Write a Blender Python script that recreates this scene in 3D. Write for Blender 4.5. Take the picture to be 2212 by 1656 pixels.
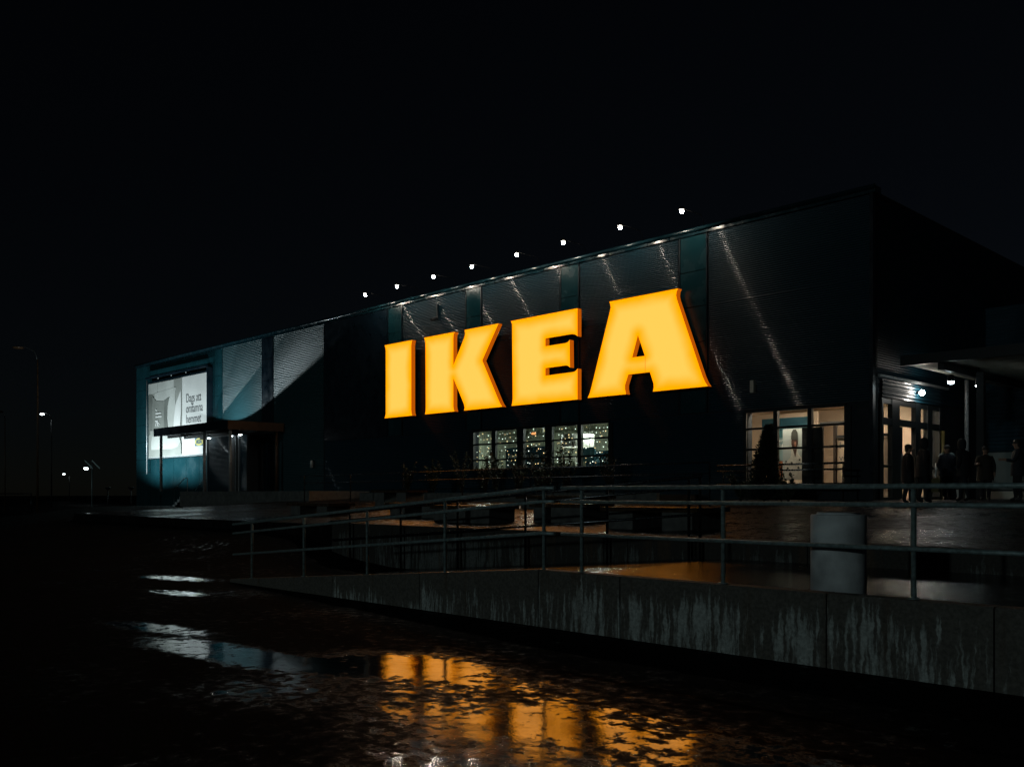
import bpy, bmesh, math, random
from mathutils import Vector, Matrix
from mathutils.geometry import delaunay_2d_cdt
R = math.radians
random.seed(7)
sc = bpy.context.scene
for o in list(bpy.data.objects):
    bpy.data.objects.remove(o)
C = sc.collection

# ------------------------------------------------------------------ camera
EYE = 1.78
cam = bpy.data.cameras.new('camera'); cam_o = bpy.data.objects.new('camera', cam); C.objects.link(cam_o)
cam.sensor_width = 36; cam.lens = 36 * 2000 / 2211; cam.shift_y = 237 / 2211
cam.clip_start = 0.05; cam.clip_end = 2000
cam_o.location = (0, 0, EYE); cam_o.rotation_euler = (R(90), 0, math.atan2(2000, 1940))
sc.camera = cam_o

# ------------------------------------------------------------------ night sky, one dim low light from behind, exposure
SUN_AZ, SUN_EL = 172.0, 8.0
w = bpy.data.worlds.new('World'); sc.world = w; w.use_nodes = True
nt = w.node_tree; nt.nodes.clear()
out = nt.nodes.new('ShaderNodeOutputWorld'); bg = nt.nodes.new('ShaderNodeBackground'); sky = nt.nodes.new('ShaderNodeTexSky')
sky.sky_type = 'NISHITA'; sky.sun_disc = False
sky.dust_density = 0.1; sky.ozone_density = 3.0; sky.air_density = 0.8
sky.sun_elevation = R(SUN_EL); sky.sun_rotation = R(SUN_AZ)
bg.inputs['Strength'].default_value = 0.0007
hs = nt.nodes.new('ShaderNodeHueSaturation'); hs.inputs['Saturation'].default_value = .7
nt.links.new(sky.outputs[0], hs.inputs['Color']); nt.links.new(hs.outputs[0], bg.inputs[0]); nt.links.new(bg.outputs[0], out.inputs[0])
sl = bpy.data.lights.new('sun', 'SUN'); so = bpy.data.objects.new('sun', sl); C.objects.link(so)
sl.energy = 0.105; sl.angle = R(0.9); sl.color = (0.80, 1.0, 0.98)
sd = Vector((-math.sin(R(SUN_AZ)) * math.cos(R(SUN_EL)), -math.cos(R(SUN_AZ)) * math.cos(R(SUN_EL)), -math.sin(R(SUN_EL))))
so.rotation_euler = sd.to_track_quat('-Z', 'Y').to_euler(); so.location = (6, -20, 12)
vs = sc.view_settings
vs.view_transform = 'Standard'; vs.look = 'None'; vs.exposure = 0; vs.gamma = 1; vs.use_curve_mapping = False
sc.cycles.use_denoising = True
sc.cycles.max_bounces = 6; sc.cycles.diffuse_bounces = 3; sc.cycles.glossy_bounces = 4
sc.cycles.transparent_max_bounces = 12; sc.cycles.transmission_bounces = 4
sc.cycles.sample_clamp_indirect = 6.0; sc.cycles.caustics_reflective = False; sc.cycles.caustics_refractive = False

# ------------------------------------------------------------------ materials
M = {}
def mat(name, col=(.5, .5, .5), rough=.5, metal=0., emit=None, es=0., spec=.5, var=0., vscale=8., bump=0., bscale=40., coat=0., crough=.08):
    m = bpy.data.materials.new(name); m.use_nodes = True; n = m.node_tree; b = n.nodes['Principled BSDF']
    b.inputs['Base Color'].default_value = (*col, 1); b.inputs['Roughness'].default_value = rough
    b.inputs['Metallic'].default_value = metal; b.inputs['Specular IOR Level'].default_value = spec
    b.inputs['Coat Weight'].default_value = coat; b.inputs['Coat Roughness'].default_value = crough
    if emit:
        b.inputs['Emission Color'].default_value = (*emit, 1); b.inputs['Emission Strength'].default_value = es
    if var or bump:
        g = n.nodes.new('ShaderNodeNewGeometry')
    if var:
        t = n.nodes.new('ShaderNodeTexNoise'); t.inputs['Scale'].default_value = vscale; t.inputs['Detail'].default_value = 6
        n.links.new(g.outputs['Position'], t.inputs['Vector'])
        mr = n.nodes.new('ShaderNodeMapRange'); mr.inputs[1].default_value = .3; mr.inputs[2].default_value = .7
        mr.inputs[3].default_value = 1 - var; mr.inputs[4].default_value = 1 + var
        mx = n.nodes.new('ShaderNodeMix'); mx.data_type = 'RGBA'; mx.blend_type = 'MULTIPLY'; mx.inputs[0].default_value = 1
        mx.inputs[6].default_value = (*col, 1)
        n.links.new(t.outputs['Fac'], mr.inputs[0]); n.links.new(mr.outputs[0], mx.inputs[7]); n.links.new(mx.outputs[2], b.inputs['Base Color'])
        r2 = n.nodes.new('ShaderNodeMapRange'); r2.inputs[1].default_value = .3; r2.inputs[2].default_value = .7
        r2.inputs[3].default_value = max(.03, rough - .12); r2.inputs[4].default_value = min(1, rough + .12)
        n.links.new(t.outputs['Fac'], r2.inputs[0]); n.links.new(r2.outputs[0], b.inputs['Roughness'])
    if bump:
        t2 = n.nodes.new('ShaderNodeTexNoise'); t2.inputs['Scale'].default_value = bscale; t2.inputs['Detail'].default_value = 5
        n.links.new(g.outputs['Position'], t2.inputs['Vector'])
        bp = n.nodes.new('ShaderNodeBump'); bp.inputs['Strength'].default_value = bump; bp.inputs['Distance'].default_value = .01
        n.links.new(t2.outputs['Fac'], bp.inputs['Height']); n.links.new(bp.outputs[0], b.inputs['Normal'])
    M[name] = m
    return m
def emis(name, col, s, sample=True):
    m = bpy.data.materials.new(name); m.use_nodes = True; n = m.node_tree; n.nodes.clear()
    o = n.nodes.new('ShaderNodeOutputMaterial'); e = n.nodes.new('ShaderNodeEmission')
    e.inputs[0].default_value = (*col, 1); e.inputs[1].default_value = s; n.links.new(e.outputs[0], o.inputs[0])
    if not sample: m.cycles.emission_sampling = 'NONE'
    M[name] = m
    return m
mat('corrugated_blue', (.0045, .029, .045), .50, spec=.26, coat=.34, crough=.09)
mat('corrugated_wing_lit', (.016, .056, .066), .42, spec=.5)  # same blue sheet, lighter: the floodlit look is partly put into the colour
mat('panel_blue', (.007, .042, .053), .25, var=.12, vscale=.9)
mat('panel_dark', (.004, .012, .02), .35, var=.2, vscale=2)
mat('core', (.006, .012, .018), .8)
mat('cap_blue', (.006, .025, .034), .22, spec=.6, var=.15, vscale=3)
mat('arm_black', (.002, .002, .002), .95, spec=.05)
mat('frame_dark', (.008, .012, .014), .4)
mat('galvanised', (.34, .46, .47), .40, metal=.3, var=.35, vscale=22, bump=.15, bscale=300)
mat('rail_shaded', (.10, .11, .12), .28, metal=.9, var=.2, vscale=20)  # galvanised tube darkened: dimmer light on the rails behind is put into the colour
mat('dark_steel', (.02, .022, .024), .45, metal=.3)
mat('brown_fascia', (.06, .03, .012), .5, var=.3, vscale=4)
mat('steel_light', (.42, .45, .46), .35, metal=.4, var=.15, vscale=12)
mat('concrete_dark', (.055, .06, .062), .8, var=.4, vscale=4, bump=.35, bscale=60)
mat('concrete', (.11, .115, .11), .75, var=.35, vscale=5, bump=.35, bscale=60)
mat('concrete_pale', (.74, .80, .83), .6, var=.3, vscale=3.2, bump=.3, bscale=60)
mat('bench_wood', (.06, .04, .025), .22, var=.35, vscale=9, bump=.2, bscale=50)
mat('soil', (.012, .009, .006), .9, var=.4, vscale=10, bump=.8, bscale=30)
mat('leaf', (.018, .032, .014), .55, var=.4, vscale=9)
mat('conifer', (.012, .024, .014), .6, var=.4, vscale=9)
mat('bark', (.03, .02, .014), .85, var=.3, vscale=20)
mat('room_beige', (.58, .47, .36), .7, var=.06, vscale=2)
mat('room_green', (.27, .29, .22), .7, var=.15, vscale=1.4)
mat('room_white', (.62, .60, .53), .6, var=.08, vscale=2)
mat('room_floor', (.12, .10, .08), .3, var=.2, vscale=3)
mat('poster_blue', (.02, .10, .15), .5, var=.25, vscale=1.2)
mat('poster_teal', (.05, .20, .24), .5, var=.3, vscale=1.5)
mat('poster_bag', (.20, .33, .36), .5, var=.15, vscale=3)
mat('poster_orange', (.22, .07, .02), .6, var=.5, vscale=4)
mat('poster_grey', (.30, .36, .36), .6, var=.1, vscale=2)
mat('poster_skin', (.055, .03, .022), .5, var=.5, vscale=9)
mat('poster_skin_light', (.20, .10, .07), .5, var=.4, vscale=12)
mat('poster_shirt', (.42, .42, .38), .6, var=.2, vscale=8)
mat('poster_pattern', (.03, .035, .03), .6)
mat('print_white', (.72, .72, .70), .55, var=.05, vscale=.6)
mat('print_grey_lt', (.50, .51, .48), .6, var=.10, vscale=.8)
mat('print_grey', (.30, .31, .285), .6, var=.12, vscale=.7)
mat('print_grey_dk', (.16, .17, .155), .6, var=.15, vscale=.9)
mat('print_pillow', (.22, .23, .21), .6, var=.12, vscale=1.0)
mat('print_black', (.10, .105, .11), .6)
mat('print_blue', (.05, .14, .22), .6)
mat('print_yellow', (.66, .58, .18), .6)
mat('sign_white', (.75, .78, .8), .5)
mat('skin', (.34, .19, .13), .5, var=.1, vscale=30)
mat('hair', (.02, .014, .01), .6)
mat('coat_black', (.008, .008, .010), .8, var=.3, vscale=25)
mat('coat_navy', (.010, .013, .022), .8, var=.3, vscale=25)
mat('coat_brown', (.020, .015, .010), .8, var=.3, vscale=25)
mat('trouser', (.008, .010, .014), .8)
mat('shoe', (.010, .009, .008), .5)
mat('coat_yoke', (.30, .36, .38), .6)
mat('bag_ochre', (.10, .08, .02), .6)
mat('paper_white', (.6, .6, .55), .6)
mat('soffit', (.22, .23, .19), .55, var=.2, vscale=3)
mat('lower_wall', (.16, .19, .18), .6, var=.15, vscale=2)
mat('plinth_cream', (.62, .56, .46), .5, var=.1, vscale=5)
mat('wire', (.01, .02, .01), .6)
mat('letter_back', (.02, .02, .02), .5)
mat('print_lines', (.62, .62, .60), .6)
emis('letter_side', (.47, .085, .001), 1.0)
mat('letter_trim', (.05, .02, .004), .5)
emis('bulb_warm', (1, .88, .72), 400)
emis('bulb_wall', (1, .93, .84), 110)
emis('bulb_porch', (.8, .95, 1), 14)
emis('bulb_cool', (.75, .95, 1), 40)
emis('bulb_street', (.85, .97, 1), 22)
emis('ceiling_warm', (1, .80, .60), 62.0)
emis('ceiling_cool', (.86, 1, .90), 82)
emis('downlight', (1, .88, .7), 4, False)
emis('fairy_warm', (1, .72, .34), 2.6, False)
emis('fairy_white', (.85, 1, .88), 2.6, False)
emis('ember', (1, .35, .12), 1.5, False)
emis('flood_lens', (.85, .97, 1), 12, False)

def nodes_of(name):
    m = bpy.data.materials.new(name); m.use_nodes = True; M[name] = m
    return m, m.node_tree.nodes, m.node_tree.links, m.node_tree.nodes['Principled BSDF']
def math_node(N, L, op, a, b=None, clamp=False):
    n = N.new('ShaderNodeMath'); n.operation = op; n.use_clamp = clamp
    for i, v in enumerate((a, b)):
        if v is None: continue
        if isinstance(v, (int, float)): n.inputs[i].default_value = v
        else: L.new(v, n.inputs[i])
    return n.outputs[0]
def noise_node(N, L, vec, scale, detail=4, rough=.5):
    t = N.new('ShaderNodeTexNoise'); t.inputs['Scale'].default_value = scale; t.inputs['Detail'].default_value = detail
    t.inputs['Roughness'].default_value = rough; L.new(vec, t.inputs['Vector'])
    return t.outputs['Fac']
def ramp01(N, L, v, lo, hi, a=0., b=1.):
    m = N.new('ShaderNodeMapRange'); m.interpolation_type = 'SMOOTHSTEP'
    for i, x in ((1, lo), (2, hi), (3, a), (4, b)): m.inputs[i].default_value = x
    L.new(v, m.inputs[0])
    return m.outputs[0]
def wet_ground(name, puddles, thr, base, grain, rough_dry=.9, rough_wet=.06, bump=.9, dry_spec=.02, dist=.006, keep=0., jit=.10):
    m, N, L, b = nodes_of(name)
    g = N.new('ShaderNodeNewGeometry'); pos = g.outputs['Position']
    n1 = noise_node(N, L, pos, .55, 3, .5); n2 = noise_node(N, L, pos, 6.0, 9, .70); n3 = noise_node(N, L, pos, grain, 3, .6)
    s = math_node(N, L, 'ADD', math_node(N, L, 'MULTIPLY', n1, .42), math_node(N, L, 'MULTIPLY', n2, .88))
    for (px, py, rx, ry, ang, amp) in puddles:         # standing water in real hollows of the surface
        mp = N.new('ShaderNodeMapping'); mp.vector_type = 'TEXTURE'
        mp.inputs['Location'].default_value = (px, py, 0); mp.inputs['Rotation'].default_value = (0, 0, ang); mp.inputs['Scale'].default_value = (rx, ry, 50)
        L.new(pos, mp.inputs['Vector'])
        ln = N.new('ShaderNodeVectorMath'); ln.operation = 'LENGTH'; L.new(mp.outputs[0], ln.inputs[0])
        s = math_node(N, L, 'ADD', s, ramp01(N, L, ln.outputs['Value'], .45, 1.35, amp, 0))
    s = math_node(N, L, 'ADD', s, math_node(N, L, 'MULTIPLY', math_node(N, L, 'SUBTRACT', n3, .5), jit))
    wet = ramp01(N, L, s, thr - .035, thr + .035)
    damp = ramp01(N, L, s, thr - .22, thr)
    rr = math_node(N, L, 'ADD', math_node(N, L, 'MULTIPLY', ramp01(N, L, damp, 0, 1, rough_dry, rough_dry * .55), math_node(N, L, 'SUBTRACT', 1, wet)), math_node(N, L, 'MULTIPLY', wet, rough_wet))
    L.new(rr, b.inputs['Roughness'])
    mx = N.new('ShaderNodeMix'); mx.data_type = 'RGBA'; L.new(n3, mx.inputs[0])
    mx.inputs[6].default_value = (*[c * .45 for c in base], 1); mx.inputs[7].default_value = (*[c * 1.5 for c in base], 1)
    dk = N.new('ShaderNodeMix'); dk.data_type = 'RGBA'; L.new(damp, dk.inputs[0]); L.new(mx.outputs[2], dk.inputs[6])
    dk.inputs[7].default_value = (*[c * .35 for c in base], 1)
    L.new(dk.outputs[2], b.inputs['Base Color'])
    b.inputs['IOR'].default_value = 1.75
    L.new(ramp01(N, L, wet, 0, 1, dry_spec, .7), b.inputs['Specular IOR Level'])
    # aggregate stands proud of the water film; the puddle keeps a slight ripple
    h = math_node(N, L, 'ADD', math_node(N, L, 'MULTIPLY', math_node(N, L, 'MULTIPLY', n3, math_node(N, L, 'SUBTRACT', 1.0, math_node(N, L, 'MULTIPLY', wet, 1 - keep))), 1.0),
                  math_node(N, L, 'MULTIPLY', noise_node(N, L, pos, 46, 3), .085))
    h = math_node(N, L, 'ADD', h, math_node(N, L, 'MULTIPLY', noise_node(N, L, pos, 3.1, 2), .6))
    bp = N.new('ShaderNodeBump'); bp.inputs['Strength'].default_value = bump; bp.inputs['Distance'].default_value = dist
    L.new(h, bp.inputs['Height']); L.new(bp.outputs[0], b.inputs['Normal'])
    return m
wet_ground('asphalt', [(-9.75, 4.9, 1.7, .48, .12, .28), (-12.1, 5.15, 1.3, .3, .2, .22), (-18.8, 8.5, 1.2, .45, .2, .26), (-16.2, 7.2, 1.1, .3, .2, .19),
                       (-6.6, 5.2, 2.4, 1.3, .35, .15), (-4.0, 4.7, 1.9, 1.3, .3, .20), (-7.8, 5.9, 1.2, .7, .3, .16)], .805, (.016, .0175, .017), 75, jit=.12)
wet_ground('lane_wet', [(-7.5, 11.0, 4.5, 2.0, 0, .10)], .66, (.016, .016, .015), 30, .34, .10, 1.0, .5, .008, .75)
wet_ground('plaza_wet', [], .70, (.016, .0155, .015), 26, .6, .12, 1.0, .10, .008, .6)

def concrete_wall(name, k=1.):
    m, N, L, b = nodes_of(name)
    g = N.new('ShaderNodeNewGeometry'); pos = g.outputs['Position']
    sx = N.new('ShaderNodeSeparateXYZ'); L.new(pos, sx.inputs[0])
    wob = noise_node(N, L, pos, 11, 3, .6)
    ad = N.new('ShaderNodeVectorMath'); ad.operation = 'MULTIPLY_ADD'
    cb_ = N.new('ShaderNodeCombineXYZ'); L.new(wob, cb_.inputs[0]); L.new(cb_.outputs[0], ad.inputs[0]); ad.inputs[1].default_value = (.06, 0, 0); L.new(pos, ad.inputs[2])
    mp = N.new('ShaderNodeMapping'); mp.inputs['Scale'].default_value = (1, 1, .095); L.new(ad.outputs[0], mp.inputs['Vector'])
    a = noise_node(N, L, mp.outputs[0], 19, 4, .62); a2 = noise_node(N, L, mp.outputs[0], 1.6, 3, .5)
    tex = N.new('ShaderNodeTexCoord')                   # object space: metres up from the foot of the panel
    so_ = N.new('ShaderNodeSeparateXYZ'); L.new(tex.outputs['Object'], so_.inputs[0])
    run = math_node(N, L, 'ADD', math_node(N, L, 'MULTIPLY', a, .66), math_node(N, L, 'MULTIPLY', a2, .46))
    low = ramp01(N, L, so_.outputs['Z'], .35, .80, 0, .17)
    clean = ramp01(N, L, math_node(N, L, 'SUBTRACT', run, low), .535, .655)
    fine = noise_node(N, L, pos, 28, 5, .6)
    mx = N.new('ShaderNodeMix'); mx.data_type = 'RGBA'; L.new(clean, mx.inputs[0])
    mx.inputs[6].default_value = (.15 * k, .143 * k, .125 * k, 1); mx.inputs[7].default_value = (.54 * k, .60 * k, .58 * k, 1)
    rust = N.new('ShaderNodeMix'); rust.data_type = 'RGBA'; L.new(ramp01(N, L, noise_node(N, L, mp.outputs[0], 4.5, 3), .56, .72, 0, .7), rust.inputs[0])
    L.new(mx.outputs[2], rust.inputs[6]); rust.inputs[7].default_value = (.10, .062, .035, 1)
    mu = N.new('ShaderNodeMix'); mu.data_type = 'RGBA'; mu.blend_type = 'MULTIPLY'; mu.inputs[0].default_value = .75
    L.new(rust.outputs[2], mu.inputs[6]); L.new(ramp01(N, L, fine, .25, .75, .45, 1.25), mu.inputs[7]); L.new(mu.outputs[2], b.inputs['Base Color'])
    b.inputs['Roughness'].default_value = .7
    bp = N.new('ShaderNodeBump'); bp.inputs['Strength'].default_value = .4; bp.inputs['Distance'].default_value = .006
    L.new(fine, bp.inputs['Height']); L.new(bp.outputs[0], b.inputs['Normal'])
concrete_wall('wall_stained'); concrete_wall('wall_stained_shaded', .3)  # back-wall copy is darkened: light fall-off put into the concrete colour

m, N, L, b = nodes_of('letter_face')                    # acrylic face, lamps inside sit away from the rim
N.remove(b)
at = N.new('ShaderNodeAttribute'); at.attribute_name = 'rim'
gp = N.new('ShaderNodeNewGeometry')
nz = noise_node(N, L, gp.outputs['Position'], .9, 2)
v = ramp01(N, L, math_node(N, L, 'ADD', at.outputs['Fac'], math_node(N, L, 'MULTIPLY', math_node(N, L, 'SUBTRACT', nz, .5), .30)), .02, .58)
mx = N.new('ShaderNodeMix'); mx.data_type = 'RGBA'; L.new(v, mx.inputs[0])
mx.inputs[6].default_value = (1.5, .46, .0, 1); mx.inputs[7].default_value = (1.7, .64, .10, 1)
e = N.new('ShaderNodeEmission'); L.new(mx.outputs[2], e.inputs[0]); L.new(e.outputs[0], N['Material Output'].inputs[0])

m, N, L, b = nodes_of('glass'); N.remove(b)
tr = N.new('ShaderNodeBsdfTransparent'); tr.inputs[0].default_value = (.86, .9, .88, 1); gl = N.new('ShaderNodeBsdfGlossy'); gl.inputs['Roughness'].default_value = .02
fr = N.new('ShaderNodeFresnel'); fr.inputs[0].default_value = 1.45; ms = N.new('ShaderNodeMixShader')
L.new(fr.outputs[0], ms.inputs[0]); L.new(tr.outputs[0], ms.inputs[1]); L.new(gl.outputs[0], ms.inputs[2]); L.new(ms.outputs[0], N['Material Output'].inputs[0])

# ------------------------------------------------------------------ mesh builder
class MB:
    def __init__(s): s.v = []; s.f = []; s.m = []; s.mi = 0; s.smooth = []; s.sm = False
    def face(s, idx): s.f.append(tuple(idx)); s.m.append(s.mi); s.smooth.append(s.sm)
    def box(s, x0, x1, y0, y1, z0, z1):
        k = len(s.v)
        s.v += [(x0, y0, z0), (x1, y0, z0), (x1, y1, z0), (x0, y1, z0), (x0, y0, z1), (x1, y0, z1), (x1, y1, z1), (x0, y1, z1)]
        for q in ((0, 3, 2, 1), (4, 5, 6, 7), (0, 1, 5, 4), (1, 2, 6, 5), (2, 3, 7, 6), (3, 0, 4, 7)): s.face([k + i for i in q])
        return s
    def hexa(s, p):
        k = len(s.v); s.v += [tuple(a) for a in p]
        for q in ((0, 3, 2, 1), (4, 5, 6, 7), (0, 1, 5, 4), (1, 2, 6, 5), (2, 3, 7, 6), (3, 0, 4, 7)): s.face([k + i for i in q])
        return s
    def quad(s, *p):
        k = len(s.v); s.v += [tuple(a) for a in p]; s.face(range(k, k + len(p)))
        return s
    def tube(s, pts, r, n=8, r2=None, cap=True):
        pts = [Vector(p) for p in pts]; k0 = len(s.v); old = s.sm
        for i, p in enumerate(pts):
            d = (pts[min(i + 1, len(pts) - 1)] - pts[max(i - 1, 0)]).normalized()
            up = Vector((0, 0, 1)) if abs(d.z) < .95 else Vector((1, 0, 0))
            a = d.cross(up).normalized(); bb = a.cross(d)
            rr = r if r2 is None else r + (r2 - r) * i / (len(pts) - 1)
            for j in range(n):
                t = 2 * math.pi * j / n
                s.v.append(tuple(p + a * rr * math.cos(t) + bb * rr * math.sin(t)))
        s.sm = True
        for i in range(len(pts) - 1):
            for j in range(n):
                a0 = k0 + i * n; j2 = (j + 1) % n
                s.face((a0 + j, a0 + j2, a0 + n + j2, a0 + n + j))
        s.sm = old
        if cap:
            s.face([k0 + j for j in range(n)][::-1]); s.face([k0 + (len(pts) - 1) * n + j for j in range(n)])
        return s
    def lathe(s, prof, c=(0, 0, 0), n=24):
        k0 = len(s.v); old = s.sm; s.sm = True
        for (r, z) in prof:
            for j in range(n):
                t = 2 * math.pi * j / n; s.v.append((c[0] + r * math.cos(t), c[1] + r * math.sin(t), c[2] + z))
        for i in range(len(prof) - 1):
            for j in range(n):
                a0 = k0 + i * n; j2 = (j + 1) % n; s.face((a0 + j, a0 + j2, a0 + n + j2, a0 + n + j))
        s.sm = old
        return s
    def ball(s, c, r, n=12, m=8, sc3=(1, 1, 1)):
        pr = [(max(1e-4, r * math.sin(math.pi * i / m)), -r * math.cos(math.pi * i / m)) for i in range(m + 1)]
        k = len(s.v); s.lathe(pr, (0, 0, 0), n)
        s.v[k:] = [(c[0] + x * sc3[0], c[1] + y * sc3[1], c[2] + z * sc3[2]) for x, y, z in s.v[k:]]
        return s
    def prism(s, poly, y0, y1):                         # polygon in x,z pushed along y
        k = len(s.v); n = len(poly)
        s.v += [(x, y0, z) for x, z in poly] + [(x, y1, z) for x, z in poly]
        s.face(range(k, k + n)); s.face([k + n + i for i in range(n)][::-1])
        for i in range(n):
            j = (i + 1) % n; s.face((k + j, k + i, k + n + i, k + n + j))
        return s
    def build(s, name, mats, parent=None, loc=None):
        me = bpy.data.meshes.new(name)
        off = Vector(loc) if loc else Vector((0, 0, 0))
        me.from_pydata([tuple(Vector(p) - off) for p in s.v], [], s.f)
        for mm in (mats if isinstance(mats, (list, tuple)) else [mats]): me.materials.append(M[mm])
        me.polygons.foreach_set('material_index', s.m); me.polygons.foreach_set('use_smooth', s.smooth); me.update()
        return link(name, me, parent, off)
def link(name, me, parent=None, loc=(0, 0, 0)):
    o = bpy.data.objects.new(name, me); C.objects.link(o); o.location = loc
    if parent:
        o.parent = parent
        o.matrix_parent_inverse = world_of(parent).inverted()
    return o
def world_of(o):
    mtx = o.matrix_basis
    if o.parent: mtx = world_of(o.parent) @ o.matrix_parent_inverse @ mtx
    return mtx
def tag(o, label, cat, group=None):
    o['label'] = label; o['category'] = cat
    if group: o['group'] = group
    return o
def thing(name, label, cat, loc=(0, 0, 0), group=None):
    o = bpy.data.objects.new(name, None); C.objects.link(o); o.location = loc; o.empty_display_size = .2
    return tag(o, label, cat, group)
def struct(o): o['kind'] = 'structure'; return o
def copy_tree(o, parent=None):
    c = o.copy(); C.objects.link(c)
    if parent: c.parent = parent
    for ch in o.children: copy_tree(ch, c)
    return c
def text(name, body, size, x, y, z, matname, parent, xs=1., align='LEFT', bold=0., axis='x'):
    cu = bpy.data.curves.new(name, 'FONT'); cu.body = body; cu.size = size; cu.align_x = align; cu.offset = bold; cu.extrude = .004
    t = bpy.data.objects.new('tmp', cu); C.objects.link(t)
    dg = bpy.context.evaluated_depsgraph_get(); me = bpy.data.meshes.new_from_object(t.evaluated_get(dg)); me.name = name
    bpy.data.objects.remove(t); bpy.data.curves.remove(cu)
    for vv in me.vertices:
        q = vv.co.copy(); vv.co = (q.x * xs, -q.z, q.y)
    me.materials.clear(); me.materials.append(M[matname])
    return link(name, me, parent, (x, y, z))

# ------------------------------------------------------------------ ground
def sstep(a, b_, v):
    t = min(1, max(0, (v - a) / (b_ - a))); return t * t * (3 - 2 * t)
def gz(x, y):
    apron = .95 * sstep(14, 24, y); bank = 1.07 * sstep(8.5, 17, y) + .0412 * max(0, y - 17)
    t = sstep(-50, -41, x)
    return (apron * (1 - t) + bank * t) * sstep(-74, -62, x) * (1 - sstep(-23, -18.5, x))
g = MB(); g.sm = True
xs = [-700, -400, -250, -150, -110, -90] + [-80 + 2 * i for i in range(46)] + [14, 20, 40, 80, 150, 300]
ys = [-300, -150, -60, -20, -8, 0, 4, 8, 11] + [13 + i for i in range(14)] + [28, 32, 40, 60, 100, 200, 400, 700]
for y in ys:
    for x in xs: g.v.append((x, y, gz(x, y)))
nx = len(xs)
for j in range(len(ys) - 1):
    for i in range(nx - 1): g.face((j * nx + i, j * nx + i + 1, (j + 1) * nx + i + 1, (j + 1) * nx + i))
struct(g.build('ground', 'asphalt'))

# sloped upper plaza in front of the store and the lane behind the front wall
def pz(y): return .95 + (y - 13.62) * .0412
p = MB()
p.hexa([(-40, 13.62, -.2), (14, 13.62, -.2), (14, 28.58, -.2), (-40, 28.58, -.2), (-40, 13.62, pz(13.62)), (14, 13.62, pz(13.62)), (14, 28.58, pz(28.58)), (-40, 28.58, pz(28.58))])
p.hexa([(-13.04, 28.58, -.2), (14, 28.58, -.2), (14, 40, -.2), (-13.04, 40, -.2), (-13.04, 28.58, pz(28.58)), (14, 28.58, pz(28.58)), (14, 40, pz(28.58)), (-13.04, 40, pz(28.58))])
struct(p.build('plaza', 'plaza_wet'))
def top_z(x):                                           # coping of the front wall: level, then a ramp down to the left
    return .76 if x > -8.65 else max(.02, .76 + (x + 8.65) * .0805)
l = MB()
stations = [-17.6, -15, -12, -8.65, -4, 0, 4, 10]
for a, c_ in zip(stations[:-1], stations[1:]):
    za, zc = top_z(a) - .10, top_z(c_) - .10
    l.hexa([(a, 9.12, -.3), (c_, 9.12, -.3), (c_, 13.42, -.3), (a, 13.42, -.3), (a, 9.12, za), (c_, 9.12, zc), (c_, 13.42, zc + .02), (a, 13.42, za + .02)])
struct(l.build('ramp_lane', 'lane_wet'))

# ------------------------------------------------------------------ front retaining wall, cast in panels with open joints
fw = thing('retaining_wall', 'stained grey concrete retaining wall with dark drip streaks along the wet road', 'wall', (-4, 8.9, 0))
joints = [-17.3, -13.6, -11.2, -8.65, -7.25, -4.55, -2.95, -.4, 2.2, 5, 8]
for a, c_ in zip(joints[:-1], joints[1:]):
    a2, c2 = a + .008, c_ - .008; za, zc = top_z(a2), top_z(c2)
    q = MB(); q.hexa([(a2, 8.88, -.2), (c2, 8.88, -.2), (c2, 9.10, -.2), (a2, 9.10, -.2), (a2, 8.88, za - .012), (c2, 8.88, zc - .012), (c2, 9.10, zc - .012), (a2, 9.10, za - .012)])
    q.hexa([(a2, 8.892, za - .0121), (c2, 8.892, zc - .0121), (c2, 9.088, zc - .0121), (a2, 9.088, za - .0121), (a2, 8.892, za), (c2, 8.892, zc), (c2, 9.088, zc), (a2, 9.088, za)])
    q.build('wall_panel', 'wall_stained', fw, ((a + c_) / 2, 8.88, min(za, zc) - .75))
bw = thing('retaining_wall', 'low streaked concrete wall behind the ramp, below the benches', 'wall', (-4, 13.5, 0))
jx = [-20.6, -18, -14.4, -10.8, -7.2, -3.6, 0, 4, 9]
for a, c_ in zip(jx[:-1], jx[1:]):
    q = MB(); q.box(a + .008, c_ - .008, 13.44, 13.61, -.2, 1.02); q.build('wall_panel', 'wall_stained_shaded', bw, ((a + c_) / 2, 13.44, .25))

# ------------------------------------------------------------------ railings
def railing(label, y, knots, posts, offs, r=.024, pr=.026, base=None, group=None, mt='galvanised'):
    t = thing('railing', label, 'railing', (knots[0][0], y, knots[0][1]), group)
    zf = lambda x: next((z0 + (x - x0) * (z1 - z0) / (x1 - x0) for (x0, z0), (x1, z1) in zip(knots[:-1], knots[1:]) if x0 - 1e-6 <= x <= x1 + 1e-6), knots[-1][1])
    for k, h in enumerate(offs):
        q = MB(); pts = []
        for x, z in knots: pts.append((x, y - .03, z + h))
        q.tube(pts, r if k else r * 1.12, 10); q.build('rail', mt, t)
    for x in posts:
        z = zf(x)
        q = MB(); q.tube([(x, y + .022, (base(x) if base else z - .02)), (x, y + .022, z + offs[0] - .05), (x, y - .01, z + offs[0] - .012)], pr, 10)
        po = q.build('post', mt, t)
        f = MB(); f.lathe([(.001, .012), (.055, .012), (.06, 0)], (x, y + .022, (base(x) if base else z) + .001), 14); f.build('foot_plate', mt, po)
    return t
railing('grey tube railing on the front wall, level stretch at the right', 8.99, [(-8.30, .76), (2.2, .76)], [-7.99, -5.86, -3.72, -1.6, .5], (1.09, .91, .485))
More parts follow.
